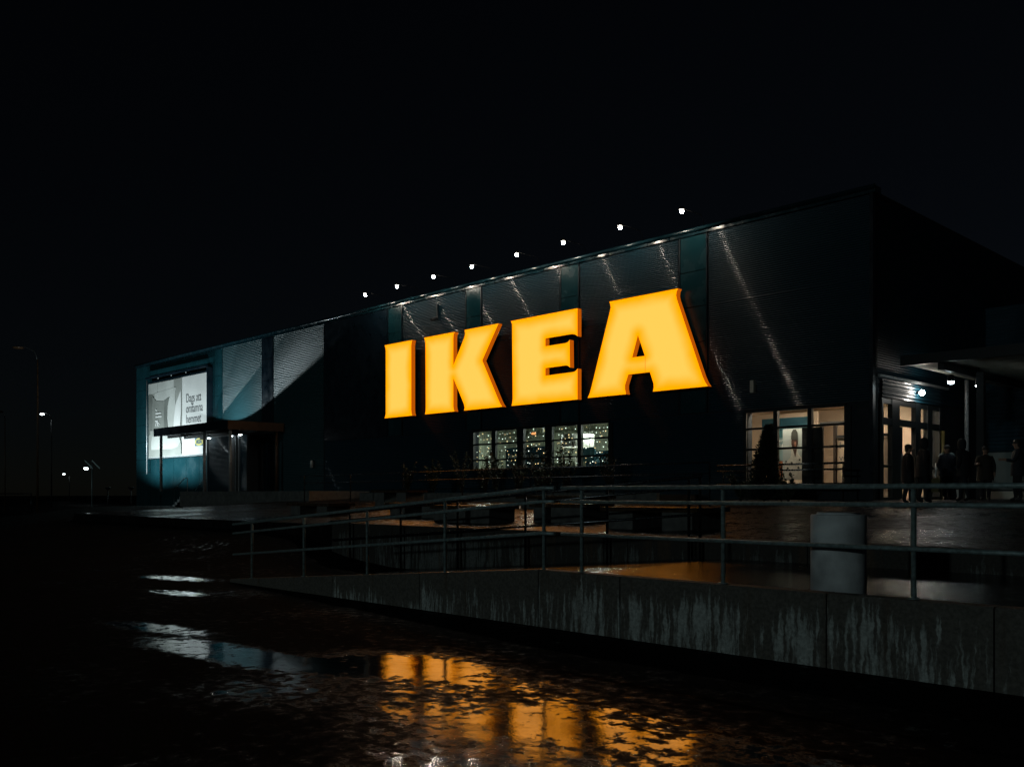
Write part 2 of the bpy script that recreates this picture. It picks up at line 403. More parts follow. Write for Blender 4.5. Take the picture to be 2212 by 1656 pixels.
railing('grey tube railing on the front wall, sloping stretch down to the left', 8.99, [(-17.3, .064), (-8.65, .76), (-8.42, .76)], [-16.63, -14.72, -12.75, -10.74, -8.67], (1.09, .91, .485), base=lambda x: top_z(x) - .01)
railing('sloping tube railing behind the ramp lane, in front of the benches', 13.30, [(-20.5, .135), (-9.05, .985)], [-19.6, -17.5, -15.45, -13.34, -11.18, -9.35, -9.12], (1.09, .91, .44), base=lambda x: top_z(x) - .09, mt='rail_shaded')
railing('far tube railing along the planting bed below the festive windows', 24.0, [(-39.5, 1.43), (-16.05, 1.545)], [-39.2, -35.3, -31.4, -27.57, -23.78, -19.88, -16.1], (1.18, .84), r=.022, base=lambda x: pz(24.0) - .01, mt='rail_shaded')
railing('short dark railing in front of the glazed corner by the black door', 27.2, [(-17.9, 1.66), (-13.3, 1.66)], [-17.7, -15.5, -13.4], (1.06, .87, .42), r=.03, base=lambda x: pz(27.2) - .01, mt='rail_shaded')

# ------------------------------------------------------------------ concrete pedestal (litter bin ring) behind the front railing
t = thing('concrete_bin', 'pale round concrete litter bin standing behind the front railing', 'bin', (-4.79, 9.62, .68))
q = MB(); q.lathe([(.001, 0), (.27, 0), (.29, .02), (.29, .855), (.28, .87), (.24, .87), (.23, .85), (.23, .4)], (-4.79, 9.62, .68), 40); q.build('drum', 'concrete_pale', t)
q = MB(); q.lathe([(.228, 0), (.228, .05), (.22, .06), (.16, .06), (.15, .04), (.15, -.2)], (-4.79, 9.62, 1.515), 32); q.build('lid_ring', 'concrete_pale', t)

# ------------------------------------------------------------------ store building
MAIN = thing('store_building', 'long blue corrugated warehouse store with dark glazed openings', 'building', (-42, 28.6, 0))
core = MB()
LW = (-32.06, -23.9, 2.86, 4.62); RW = (-17.63, -14.02, 2.05, 4.62)
for (a, c_, z0, z1) in [(-70.55, LW[0], 0, 11.4), (LW[0], LW[1], LW[3], 11.4), (LW[0], LW[1], 0, LW[2]), (LW[1], RW[0], 0, 11.4),
                        (RW[0], RW[1], RW[3], 11.4), (RW[0], RW[1], 0, RW[2]), (RW[1], -13.1, 0, 11.4)]:
    core.box(a, c_, 28.63, 28.95, z0, z1)
core.box(-13.4, -13.12, 28.96, 29.15, 0, 11.4); core.box(-13.4, -13.12, 29.16, 34.0, 4.85, 11.4); core.box(-13.4, -13.12, 34.01, 60, 0, 11.4)
core.box(-70.55, -70.3, 28.96, 60, 0, 11.4); core.box(-70.55, -13.12, 60, 60.3, 0, 11.4)
core.box(-70.4, -13.3, 28.8, 60.1, 11.05, 11.3)
core.build('wall', 'core', MAIN)
cap = MB()
cap.tube([(-70.65, 28.52, 11.46), (-12.98, 28.52, 11.46)], .075, 10); cap.box(-70.62, -12.99, 28.535, 28.98, 11.28, 11.5)
cap.build('roof_cap', 'cap_blue', MAIN)
def corrugated(name, x0, x1, z0, z1, y, matname, parent, pitch=.076, amp=.011, nx_=1, axis='x', seg=8):
    k = MB(); k.sm = True; n = int((z1 - z0) / pitch * seg)
    for i in range(n + 1):
        z = z0 + (z1 - z0) * i / n; d = amp * math.cos(2 * math.pi * (z - z0) / pitch)
        for x in (x0, x1): k.v.append((x, y - d, z) if axis == 'x' else (y + d, x, z))
    for i in range(n):
        a = 2 * i
        k.face((a, a + 1, a + 3, a + 2))
    return k.build(name, matname, parent)
def seam(x, z0, z1): return MB().box(x - .03, x + .03, 28.565, 28.6, z0, z1).build('seam_strip', 'panel_dark', MAIN)
G = 4.72
MB().box(-44.55, -38.70, 28.58, 28.628, G, 11.26).build('facade_panel', 'panel_dark', MAIN)  # flat dark panel over an unlit bay; its shade is put into the colour
bays = [(-37.37, -32.64), (-31.42, -26.62), (-25.43, -20.56), (-19.19, -13.14)]
SHEET = 2.62
for a, c_ in bays:
    z = 11.26
    while z > G + .01:                                  # sheets lap every few metres
        zb = max(G, z - SHEET); corrugated('corrugated_sheet', a, c_, zb + .004, z, 28.6 + .004 * (int((11.26 - z) / SHEET) % 2), 'corrugated_blue', MAIN); z = zb
for a, c_ in [(-44.55, LW[0]), (LW[1], RW[0])]:
    corrugated('corrugated_sheet', a + .02, c_ - .02, 1.3, G - .03, 28.605, 'corrugated_blue', MAIN)
corrugated('corrugated_sheet', LW[0], LW[1], 1.3, LW[2] - .05, 28.605, 'corrugated_blue', MAIN)
for a, c_ in [(-56.66, -51.58), (-50.14, -44.66)]:
    z = 11.26
    while z > .9:
        zb = max(.85, z - SHEET); corrugated('corrugated_sheet', a, c_, zb + .004, z, 28.6 + .004 * (int((11.26 - z) / SHEET) % 2), 'corrugated_wing_lit', MAIN, pitch=.1, amp=.014); z = zb
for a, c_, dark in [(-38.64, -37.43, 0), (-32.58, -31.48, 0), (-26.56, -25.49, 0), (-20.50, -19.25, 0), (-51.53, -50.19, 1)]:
    z = 11.26
    while z > G + .05:
        zb = max(G, z - 1.31)
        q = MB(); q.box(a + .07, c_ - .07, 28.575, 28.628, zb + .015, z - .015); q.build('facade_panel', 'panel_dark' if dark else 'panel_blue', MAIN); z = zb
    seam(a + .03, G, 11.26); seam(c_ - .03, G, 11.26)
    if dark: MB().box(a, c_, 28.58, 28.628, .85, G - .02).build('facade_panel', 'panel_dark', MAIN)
def flat(a, c_, z0, z1): MB().box(a + .015, c_ - .015, 28.575, 28.628, z0 + .012, z1 - .012).build('facade_panel', 'panel_blue', MAIN)
BX0, BX1, BZ0, BZ1 = -67.62, -58.22, 4.41, 9.82
zz = [.85, 2.1, 3.35, 4.3, 5.6, 6.9, 8.2, 9.5, 10.35, 11.26]
for z0, z1 in zip(zz[:-1], zz[1:]):
    flat(-70.53, -69.2, z0, z1); flat(-69.2, -67.95, z0, z1); flat(-57.95, -56.72, z0, z1)
xx = [-67.95, -66.0, -64.0, -62.0, -60.0, -57.95]
for a, c_ in zip(xx[:-1], xx[1:]):
    flat(a, c_, .85, 4.3); flat(a, c_, 10.35, 11.26)
MB().box(-67.93, -57.97, 28.6, 28.628, 4.33, 10.32).build('facade_panel', 'panel_blue', MAIN)
# side wall round the corner, above the entrance
corrugated('corrugated_sheet', 28.75, 60, 4.95, 11.2, -13.105, 'corrugated_blue', MAIN, axis='y')
MB().box(-13.16, -13.05, 28.52, 28.70, 1.4, 11.3).build('corner_trim', 'panel_dark', MAIN)

# ------------------------------------------------------------------ windows of the store
def window(name_, x0, x1, z0, z1, cols, rows, y=28.64):
    wdw = MB().box(x0 - .05, x1 + .05, y - .1, y + .02, z1 - .02, z1 + .10).build('window', 'frame_dark', MAIN, (x0, y, z0))
    MB().box(x0 - .05, x1 + .05, y - .1, y + .04, z0 - .06, z0 + .04).build('window_sill', 'frame_dark', wdw)
    for (a, c_) in cols: MB().box(a, c_, y - .08, y + .06, z0 + .042, z1 - .022).build('mullion', 'frame_dark', wdw)
    gaps = [(cols[i][1], cols[i + 1][0]) for i in range(len(cols) - 1)]
    for (a, c_) in gaps:
        for zr in rows: MB().box(a + .001, c_ - .001, y - .06, y + .04, zr - .035, zr + .035).build('transom', 'frame_dark', wdw)
        lv = [z0 + .04] + list(rows) + [z1 - .02]
        for za, zb in zip(lv[:-1], lv[1:]):
            MB().quad((a, y, za + .036), (c_, y, za + .036), (c_, y, zb - .036), (a, y, zb - .036)).build('pane', 'glass', wdw)
    return wdw, gaps
w1, gaps1 = window('festive', LW[0], LW[1], LW[2], LW[3], [(-32.30, -32.02), (-30.79, -30.53), (-29.13, -28.73), (-27.42, -27.02), (-25.57, -25.37), (-23.92, -23.7)], (3.30, 4.02))
w2, gaps2 = window('corner', RW[0], RW[1], RW[2], RW[3], [(-17.75, -17.63), (-16.575, -16.415), (-15.305, -15.155), (-14.025, -13.8)], (3.31, 4.03))
# interior of the left (pick-up hall) room
def room(x0, x1, y0, y1, z0, z1, wallm, floorm, ceilm, openside=None):
    q = MB(); q.mi = 0
    q.quad((x0, y1, z0), (x1, y1, z0), (x1, y1, z1), (x0, y1, z1)); q.quad((x0, y0, z0), (x0, y1, z0), (x0, y1, z1), (x0, y0, z1))
    if not openside: q.quad((x1, y1, z0), (x1, y0, z0), (x1, y0, z1), (x1, y1, z1))
    q.mi = 1; q.quad((x0, y0, z0), (x1, y0, z0), (x1, y1, z0), (x0, y1, z0))
    q.mi = 2; q.quad((x0, y1, z1), (x1, y1, z1), (x1, y0, z1), (x0, y0, z1))
    return q.build('interior_room', [wallm, floorm, ceilm], MAIN)
r1 = room(-36, -21.5, 28.97, 35.5, 1.55, 4.95, 'room_green', 'room_floor', 'room_green')
for x in (-34, -30.5, -27, -23.6):
    MB().box(x - .6, x + .6, 31.2, 31.5, 4.90, 4.945).build('ceiling_light', 'ceiling_cool', r1)
r2 = room(-19.6, -13.41, 28.97, 34.3, 1.58, 5.05, 'room_beige', 'room_floor', 'room_beige', True)
MB().box(-17.4, -15.6, 29.25, 29.5, 5.0, 5.045).build('ceiling_light', 'ceiling_warm', r2)
MB().box(-15.2, -14.4, 32.3, 32.8, 5.0, 5.045).build('ceiling_light', 'ceiling_warm', r2)
for (x, y) in [(-18.7, 30.0), (-17.4, 31.2), (-18.2, 32.8), (-16.6, 32.2), (-15.7, 30.9), (-15.0, 31.6), (-14.4, 30.0), (-16.2, 33.4), (-14.6, 33.6)]:
    q = MB(); q.lathe([(.10, .01), (.10, -.01), (.001, -.012)], (x, y, 5.04), 14); q.build('downlight', 'downlight', r2)
# things in the corner room
t = thing('partition_board', 'free-standing wall board inside the glazed corner with a large blue bag poster', 'partition', (-18.0, 31.7, 1.58))
MB().box(-19.5, -16.6, 31.7, 31.8, 1.58, 4.78).build('board', 'room_beige', t)
q = MB().box(-18.85, -16.85, 31.66, 31.695, 3.1, 4.62).build('poster_print', 'poster_teal', t)
MB().box(-18.85, -16.85, 31.66, 31.695, 2.45, 3.095).build('poster_print', 'poster_orange', t)
MB().prism([(-18.55, 3.85), (-17.75, 3.9), (-17.6, 3.2), (-17.95, 3.0), (-18.35, 3.02), (-18.5, 3.3)], 31.645, 31.658).build('poster_bag_print', 'poster_bag', t)
MB().box(-18.85, -16.85, 31.652, 31.658, 4.15, 4.6).build('poster_print', 'poster_blue', t)
for i, ln in enumerate(('En liten', 'framtid')): text('lettering', ln, .17, -18.45, 31.64, 3.72 - .2 * i, 'sign_white', t)
t = thing('portrait_poster', 'poster of a person in a hat and patterned shirt in the glazed corner', 'poster', (-16.0, 28.9, 2.2))
MB().box(-16.40, -15.66, 28.88, 28.90, 2.2, 4.0).build('backing', 'poster_grey', t)
def disc(cx, cz, rx, rz, n=20): return [(cx + rx * math.cos(2 * math.pi * i / n), cz + rz * math.sin(2 * math.pi * i / n)) for i in range(n)]
MB().prism([(-16.08, 3.02), (-16.30, 2.75), (-16.36, 2.22), (-15.67, 2.22), (-15.67, 2.95), (-15.78, 3.08), (-15.86, 3.3), (-16.06, 3.3)], 28.868, 28.879).build('shirt_print', 'poster_shirt', t)
MB().prism(disc(-15.93, 3.52, .125, .24), 28.860, 28.867).build('face_print', 'poster_skin', t)
MB().prism(disc(-15.91, 3.44, .045, .09), 28.852, 28.859).build('face_highlight_print', 'poster_skin_light', t)
MB().prism([(-16.06, 3.62), (-15.80, 3.60), (-15.81, 3.86), (-15.88, 3.97), (-15.98, 3.97), (-16.05, 3.86)], 28.852, 28.859).build('hat_print', 'poster_pattern', t)
MB().prism([(-16.0, 3.28), (-15.84, 3.28), (-15.9, 2.98)], 28.856, 28.864).build('neck_print', 'poster_skin', t)
for (cx, cz, r_) in [(-16.2, 2.6, .06), (-16.05, 2.8, .05), (-15.78, 2.62, .05), (-16.1, 2.4, .07), (-15.9, 2.75, .035), (-16.26, 2.85, .04), (-15.74, 2.9, .04)]:
    MB().prism([(cx + r_ * random.uniform(.6, 1.2) * math.cos(a), cz + r_ * random.uniform(.6, 1.3) * math.sin(a)) for a in [k * .785 for k in range(8)]], 28.860, 28.866).build('shirt_motif_print', 'poster_pattern', t)
for ch in t.children: ch.location += Vector((-.56, 1.0, .06))
MB().tube([(-16.6, 29.92, 1.585), (-16.6, 29.92, 2.3)], .02, 8).build('stand', 'dark_steel', t)
t = thing('notice_panel', 'black panel between the portrait poster and the right-hand panes', 'panel', (-15.28, 28.85, 2.05))
MB().box(-15.645, -14.905, 28.82, 28.87, 2.06, 3.99).build('panel', 'frame_dark', t); MB().box(-15.62, -14.93, 28.80, 28.818, 3.95, 3.985).build('edge_strip', 'dark_steel', t)
t = thing('inner_door_frame', 'dark inner door frame behind the corner glazing with a farewell text', 'door frame', (-14.6, 31.0, 1.58))
for x in (-16.05, -15.55): MB().box(x - .05, x + .05, 30.95, 31.05, 1.58, 4.2).build('jamb', 'bark', t)
MB().box(-16.1, -13.6, 30.95, 31.05, 4.201, 4.32).build('lintel', 'frame_dark', t); MB().box(-15.49, -13.6, 30.95, 31.05, 3.72, 3.82).build('transom', 'frame_dark', t)
MB().box(-15.49, -13.6, 31.06, 31.1, 1.6, 3.71).build('leaf', 'room_beige', t)
text('lettering', 'Hej då,', .34, -15.42, 31.03, 3.36, 'print_black', t); text('lettering', 'vi ses!', .34, -15.42, 31.03, 2.92, 'print_black', t)
# things in the pick-up hall
def hung_sign(label, x0, x1, z0, z1, y, body, size, tx, tz):
    t = thing('hanging_sign', label, 'sign', ((x0 + x1) / 2, y, z0))
    MB().box(x0, x1, y, y + .06, z0, z1).build('board', 'poster_blue', t)
    text('lettering', body, size, tx, y - .008, tz, 'sign_white', t, bold=.004)
    for x in (x0 + .2, x1 - .2): MB().tube([(x, y + .03, z1), (x, y + .03, 4.9)], .008, 6).build('cable', 'wire', t)
hung_sign('blue hanging sign about picking up goods in the festive window', -32.6, -29.9, 2.6, 3.98, 31.2, 'Hämta din vara', .34, -32.45, 3.45)
hung_sign('blue service sign at the right end of the festive window', -26.9, -24.9, 2.55, 3.62, 30.6, 'Service', .34, -26.45, 3.12)
t = thing('teal_panel', 'square teal panel left of the service sign', 'panel', (-26.6, 30.1, 1.55)); MB().box(-26.75, -25.95, 30.1, 30.14, 3.15, 3.75).build('face', 'poster_teal', t); MB().tube([(-26.35, 30.12, 1.56), (-26.35, 30.12, 3.15)], .02, 8).build('stand', 'dark_steel', t)
t = thing('drum_lamp', 'big pale drum lampshade hanging behind the festive panes', 'lamp', (-28.0, 31.3, 4.2)); q = MB(); q.lathe([(.75, -.28), (.75, .28), (.74, .28), (.74, -.28)], (-28.0, 31.3, 4.15), 32); q.build('shade', 'room_white', t); MB().tube([(-28.0, 31.3, 4.4), (-28.0, 31.3, 4.93)], .012, 6).build('cord', 'wire', t)
t = thing('counter', 'white service counter low behind the festive window', 'counter', (-28, 32.5, 1.55)); MB().box(-31.5, -24.5, 32.4, 33.1, 1.56, 2.6).build('front', 'room_white', t); MB().box(-31.6, -24.4, 32.3, 33.2, 2.602, 2.66).build('top', 'room_beige', t)
t = thing('warning_lamp', 'small orange glowing lamp under the hall ceiling', 'lamp', (-30.6, 31.6, 4.7)); q = MB(); q.ball((-30.9, 31.4, 4.62), .07, 10, 6, (2.2, 1, .8)); q.build('lens', 'ember', t); MB().tube([(-30.9, 31.4, 4.66), (-30.9, 31.4, 4.94)], .012, 6).build('stem', 'wire', t)
t = thing('shelf_unit', 'pale shelving at the back left of the hall', 'shelf', (-34.0, 34.6, 1.55))
for z in (1.75, 2.35, 2.95, 3.55): MB().box(-35.5, -31.0, 34.5, 35.0, z, z + .04).build('shelf', 'room_white', t)
for x in (-35.5, -33.2, -31.0): MB().box(x - .03, x + .03, 34.5, 35.0, 1.56, 3.7).build('upright', 'room_white', t)
names5 = ['leftmost', 'second', 'middle', 'fourth', 'rightmost']
for i, (a, c_) in enumerate(gaps1):
    t = thing('string_light_curtain', 'curtain of tiny string lights in the %s pane of the festive window' % names5[i], 'string lights', ((a + c_) / 2, 28.78, 2.2), 'string lights in the window')
    wi = MB(); bw_ = MB(); bc = MB(); n = 8
    for k in range(n):
        x = a + (c_ - a) * (k + .5) / n; wi.tube([(x, 28.78, 4.58), (x, 28.78, 3.0)], .003, 4)
        for z in [4.47 - .20 * j for j in range(8)]:
            if random.random() < .62:
                (bw_ if random.random() < .34 else bc).ball((x + random.uniform(-.06, .06), 28.77, z + random.uniform(-.05, .05)), random.uniform(.013, .023), 6, 4)
    wi.build('wire', 'wire', t); bw_.build('warm_bulbs', 'fairy_warm', t)['kind'] = 'stuff'; bc.build('white_bulbs', 'fairy_white', t)['kind'] = 'stuff'

# ------------------------------------------------------------------ the glowing letters
LET = {
 'I': [(-38.37, 9.31), (-36.09, 9.31), (-36.14, 9.2), (-36.17, 9.04), (-36.17, 5.89), (-36.15, 5.74), (-36.09, 5.6), (-38.37, 5.6), (-38.30, 5.72), (-38.27, 5.88), (-38.27, 9.02), (-38.3, 9.17)],
 'K': [(-35.16, 9.31), (-32.89, 9.31), (-32.97, 9.2), (-32.99, 9.03), (-32.99, 7.76), (-32.21, 8.98), (-32.16, 9.14), (-32.2, 9.31), (-29.91, 9.31), (-30.98, 7.78), (-29.97, 6.03), (-29.82, 5.78), (-29.67, 5.6), (-32.23, 5.6), (-32.19, 5.74), (-32.24, 5.9), (-32.99, 7.16), (-32.99, 5.85), (-32.97, 5.74), (-32.91, 5.6), (-35.1, 5.6), (-35.05, 5.76), (-35.04, 5.95), (-35.07, 9.01), (-35.1, 9.16)],
 'E': [(-29.14, 9.31), (-25.22, 9.31), (-25.22, 8.17), (-25.33, 8.25), (-25.47, 8.29), (-25.59, 8.3), (-27.03, 8.3), (-27.03, 7.97), (-25.88, 7.97), (-25.74, 8.0), (-25.65, 8.08), (-25.63, 6.94), (-25.74, 7.02), (-25.86, 7.05), (-27.03, 7.05), (-27.03, 6.73), (-25.42, 6.74), (-25.3, 6.78), (-25.22, 6.86), (-25.22, 5.6), (-29.08, 5.6), (-29.03, 5.76), (-29.01, 5.94), (-29.05, 9.14), (-29.08, 9.24)],
 'A': [(-23.55, 9.33), (-20.25, 9.33), (-20.32, 9.23), (-20.34, 9.08), (-20.3, 8.92), (-19.19, 6.01), (-19.08, 5.79), (-18.96, 5.62), (-21.41, 5.62), (-21.37, 5.77), (-21.38, 5.93), (-21.55, 6.37), (-22.59, 6.37), (-22.75, 5.98), (-22.75, 5.83), (-22.7, 5.62), (-24.67, 5.62), (-24.56, 5.81), (-24.49, 5.99), (-23.51, 8.96), (-23.47, 9.1), (-23.5, 9.23)]}
HOLE = [(-22.12, 7.84), (-21.79, 7.01), (-22.4, 7.01)]
def seg_d(p_, a, b_):
    ax, az = a; bx, bz = b_; dx, dz = bx - ax, bz - az; t_ = max(0, min(1, ((p_[0] - ax) * dx + (p_[1] - az) * dz) / (dx * dx + dz * dz + 1e-9)))
    return math.hypot(p_[0] - ax - t_ * dx, p_[1] - az - t_ * dz)
def inside(p_, poly):
    c_ = False; n = len(poly)
    for i in range(n):
        (x1, z1), (x2, z2) = poly[i], poly[i - 1]
        if (z1 > p_[1]) != (z2 > p_[1]) and p_[0] < (x2 - x1) * (p_[1] - z1) / (z2 - z1) + x1: c_ = not c_
    return c_
YF, YB = 28.18, 28.42
words = {'I': 'glowing yellow letter I, narrow straight slab, first on the facade', 'K': 'glowing yellow letter K, second on the facade',
         'E': 'glowing yellow letter E, third on the facade', 'A': 'glowing yellow letter A, last and largest on the facade'}
for key, poly in LET.items():
    loops = [poly] + ([HOLE] if key == 'A' else [])
    ptsv, edges = [], []
    for lp in loops:
        k = len(ptsv); ptsv += [Vector(q_) for q_ in lp]; edges += [(k + i, k + (i + 1) % len(lp)) for i in range(len(lp))]
    x0, x1 = min(q_[0] for q_ in poly), max(q_[0] for q_ in poly)
    segs = [(tuple(ptsv[a]), tuple(ptsv[b_])) for a, b_ in edges]
    st = .11; xg = x0
    while xg < x1:
        zg = 5.62
        while zg < 9.33:
            q_ = (xg + .011 * math.sin(zg * 9), zg)
            if inside(q_, poly) and not (key == 'A' and inside(q_, HOLE)) and min(seg_d(q_, *s_) for s_ in segs) > .04: ptsv.append(Vector(q_))
            zg += st
        xg += st
    vo, eo, fo, *_ = delaunay_2d_cdt(ptsv, edges, [], 1, 1e-5)
    t = thing('sign_letter', words[key], 'sign letter', ((x0 + x1) / 2, 28.3, 5.6), 'letters of the store sign')
    tri = []
    for f in fo:
        cx = sum(vo[i][0] for i in f) / 3; cz = sum(vo[i][1] for i in f) / 3
        if not inside((cx, cz), poly) or (key == 'A' and inside((cx, cz), HOLE)): continue
        a, b_, c_ = [vo[i] for i in f]
        if (b_[0] - a[0]) * (c_[1] - a[1]) - (b_[1] - a[1]) * (c_[0] - a[0]) < 0: f = f[::-1]
        tri.append(tuple(f))
    me = bpy.data.meshes.new('face'); me.from_pydata([(q_[0], YF, q_[1]) for q_ in vo], [], tri)
    at = me.attributes.new('rim', 'FLOAT', 'POINT')
    at.data.foreach_set('value', [min(seg_d((q_[0], q_[1]), *s_) for s_ in segs) for q_ in vo])
    me.materials.append(M['letter_face']); link('face', me, t)
    if key == 'A': MB().box(-21.775, -21.763, YF - .004, YF - .001, 6.38, 7.0).build('face_seam', 'letter_side', t)
    side = MB()
    for (a, b_) in segs:
        ex, ez = b_[0] - a[0], b_[1] - a[1]
        side.mi = 1 if abs(ex) > 2.2 * abs(ez) else 0
        side.quad((a[0], YF + .001, a[1]), (b_[0], YF + .001, b_[1]), (b_[0], YB, b_[1]), (a[0], YB, a[1]))
    side.build('return', ['letter_side', 'letter_trim'], t)
    me = bpy.data.meshes.new('back'); me.from_pydata([(q_[0], YB, q_[1]) for q_ in vo], [], [f[::-1] for f in tri]); me.materials.append(M['letter_back']); link('back', me, t)
    for fx in (.2, .75):
        for z in (5.9, 9.0):
            xq = x0 + (x1 - x0) * fx
            if inside((xq, z), poly): MB().tube([(xq, YB, z), (xq, 28.6, z)], .025, 8).build('stud', 'dark_steel', t)

# ------------------------------------------------------------------ roof-edge lamps
ords = ['leftmost', 'second', 'third', 'fourth', 'fifth', 'sixth', 'seventh', 'rightmost']
xsL = [-38.976, -36.302, -33.496, -30.806, -27.952, -25.293, -22.358, -19.536]
for i, x in enumerate(xsL):
    t = thing('facade_lamp', 'small white lamp on an arm above the roof edge, %s of eight' % ords[i], 'lamp', (x, 28.5, 11.5), 'lamps along the roof edge')
    MB().tube([(x, 28.75, 11.5), (x, 28.75, 11.78), (x, 28.6, 11.97), (x, 27.45, 11.97)], .009, 6).build('arm', 'arm_black', t)
    q = MB(); q.lathe([(.02, .16), (.07, .14), (.10, .05), (.10, .04)], (x, 27.4, 11.87), 16); q.build('housing', 'dark_steel', t)
    q = MB(); q.ball((x, 27.4, 11.84), .066, 14, 8); q.build('bulb', 'bulb_warm', t)

# ------------------------------------------------------------------ billboard on the left wing
t = thing('billboard', 'large lit banner with grey pillows and a three-line slogan', 'billboard', (-63, 28.3, BZ0))
YP = 28.30
MB().box(BX0, BX1, YP, YP + .05, BZ0, BZ1).build('banner', 'print_white', t)
fr_ = MB(); fr_.box(-67.8, -58.05, 28.12, 28.27, 10.16, 10.28); fr_.box(-67.75, -58.1, 28.3, 28.36, 9.86, 9.93); fr_.box(-58.14, -58.05, 28.2, 28.59, 4.3, 10.158); fr_.build('frame', 'panel_dark', t)
MB().tube([(-67.83, 28.25, 3.2), (-67.83, 28.25, 10.1)], .04, 8).build('side_pipe', 'steel_light', t)
MB().box(BX0 - .02, BX1 + .02, YP - .02, YP + .06, BZ0 - .09, BZ0 - .005).build('bottom_bar', 'steel_light', t)
for x in (-65.5, -63.3, -61.0): MB().ball((x, 28.1, 10.06), .05, 8, 6).build('rail_clip', 'steel_light', t)
pic = MB().box(-67.60, -62.03, YP - .012, YP - .002, BZ0 + .02, BZ1 - .02).build('photo_print', 'print_grey', t)
def pr_(poly, k, matname, nm='photo_print'): return MB().prism(poly, YP - .012 - .012 * k, YP - .014 - .012 * (k - 1)).build(nm, matname, pic)
pr_([(-67.6, 9.0), (-66.1, 9.1), (-66.1, 9.78), (-67.6, 9.78)], 1, 'print_grey_lt'); pr_([(-66.0, 8.9), (-63.3, 9.1), (-63.3, 9.78), (-66.0, 9.78)], 1, 'print_grey_lt')
pr_([(-67.59, 6.0), (-66.9, 6.2), (-66.9, 9.0), (-67.4, 9.05), (-67.59, 9.0)], 1, 'print_grey_dk')
pr_([(-66.5, 9.05), (-65.0, 9.12), (-62.95, 9.22), (-63.1, 8.6), (-62.9, 7.6), (-63.4, 6.3), (-66.3, 6.2), (-66.6, 7.5)], 2, 'print_grey_lt')
pr_([(-62.15, 8.95), (-62.9, 8.1), (-63.2, 7.2), (-63.35, 6.2), (-62.3, 6.2), (-62.1, 7.5)], 3, 'print_white')
pr_([(-66.85, 8.85), (-66.1, 8.45), (-65.0, 8.35), (-63.95, 8.60), (-64.3, 7.9), (-64.35, 7.1), (-64.15, 6.2), (-67.0, 6.2), (-66.75, 7.2), (-66.7, 8.0)], 4, 'print_pillow')
pr_([(-64.7, 8.4), (-63.95, 8.60), (-64.3, 7.9), (-64.35, 7.1), (-64.15, 6.2), (-64.75, 6.2), (-64.85, 7.2)], 5, 'print_grey_dk')
pr_([(-67.2, 6.35), (-66.9, 5.0), (-67.3, 4.5), (-62.05, 4.5), (-62.05, 5.2), (-62.6, 6.2)], 5, 'print_grey')
pr_([(-66.8, 5.95), (-65.5, 6.06), (-63.0, 6.0), (-62.35, 5.75), (-62.15, 5.4), (-62.5, 5.05), (-63.5, 4.92), (-66.95, 4.95), (-67.0, 5.4)], 6, 'print_grey_lt')
text('price_lettering', '79:-', .62, -66.25, YP - .10, 6.62, 'print_white', pic, .8, bold=.012)
text('price_lettering', 'ny', .26, -66.2, YP - .10, 7.75, 'print_white', pic)
for k, (a, c_) in enumerate([(-66.2, -65.3), (-66.2, -65.15)]): MB().box(a, c_, YP - .10, YP - .09, 7.5 - .25 * k, 7.6 - .25 * k).build('small_print', 'print_lines', pic)
for k, ln in enumerate(('Dags att', 'omfamna', 'hemmet')): text('slogan_lettering', ln, .86, -61.42, YP - .008, 8.02 - .70 * k * 1.02, 'print_black', t, .80)
lg = MB().box(-60.02, -58.72, YP - .02, YP - .003, 4.98, 5.52).build('logo_print', 'print_blue', t)
MB().prism(disc(-59.37, 5.25, .62, .255, 32), YP - .035, YP - .022).build('logo_oval', 'print_yellow', lg)
text('logo_lettering', 'IKEA', .34, -59.37, YP - .042, 5.135, 'print_blue', lg, 1.15, 'CENTER', .012)

# ------------------------------------------------------------------ loading porch on the left wing
t = thing('porch_canopy', 'flat dark canopy with posts below the billboard', 'canopy', (-53.8, 26.8, 1.9))
MB().box(-58.8, -48.9, 25.0, 28.55, 5.50, 5.86).build('roof_slab', 'frame_dark', t)
MB().box(-58.85, -48.86, 24.95, 25.0, 5.42, 5.93).build('front_fascia', 'panel_dark', t)
MB().box(-48.9, -48.85, 25.001, 28.55, 5.42, 5.93).build('side_fascia', 'brown_fascia', t)
for x in (-58.4, -52.33, -49.1): MB().tube([(x, 25.25, 1.9), (x, 25.25, 5.5)], .09, 12).build('post', 'steel_light', t)
MB().tube([(-49.1, 28.2, 1.9), (-49.1, 28.2, 5.5)], .09, 12).build('post', 'brown_fascia', t)
for y in (25.8, 26.9, 28.0): MB().box(-58.6, -49.0, y - .05, y + .05, 5.34, 5.499).build('beam', 'dark_steel', t)
t = thing('loading_platform', 'raised dark concrete platform under the porch canopy', 'platform', (-50, 26, .8))
MB().box(-54.9, -40.2, 24.9, 28.56, .6, 1.9).build('slab', 'concrete', t)
t = thing('porch_steps', 'short flight of steps with two handrails up to the porch', 'steps', (-56, 26, .9))
for k in range(5): MB().box(-56.6 + .33 * k, -54.91, 25.2, 26.7, .6, 1.06 + .17 * k).build('step', 'concrete_pale', t)
for y in (25.25, 26.65):
    MB().tube([(-56.5, y, 1.0), (-56.5, y, 2.0), (-55.0, y, 2.72), (-54.6, y, 2.72), (-54.6, y, 1.9)], .025, 8).build('handrail', 'steel_light', t)
t = thing('porch_box', 'dark blue corrugated box room under the porch canopy', 'porch room', (-53, 27, 1.9))
corrugated('corrugated_front', -54.5, -51.3, 1.95, 5.2, 26.5, 'corrugated_blue', t)
q = MB(); q.box(-54.5, -51.3, 26.53, 28.57, 1.91, 5.22); q.build('shell', 'core', t)
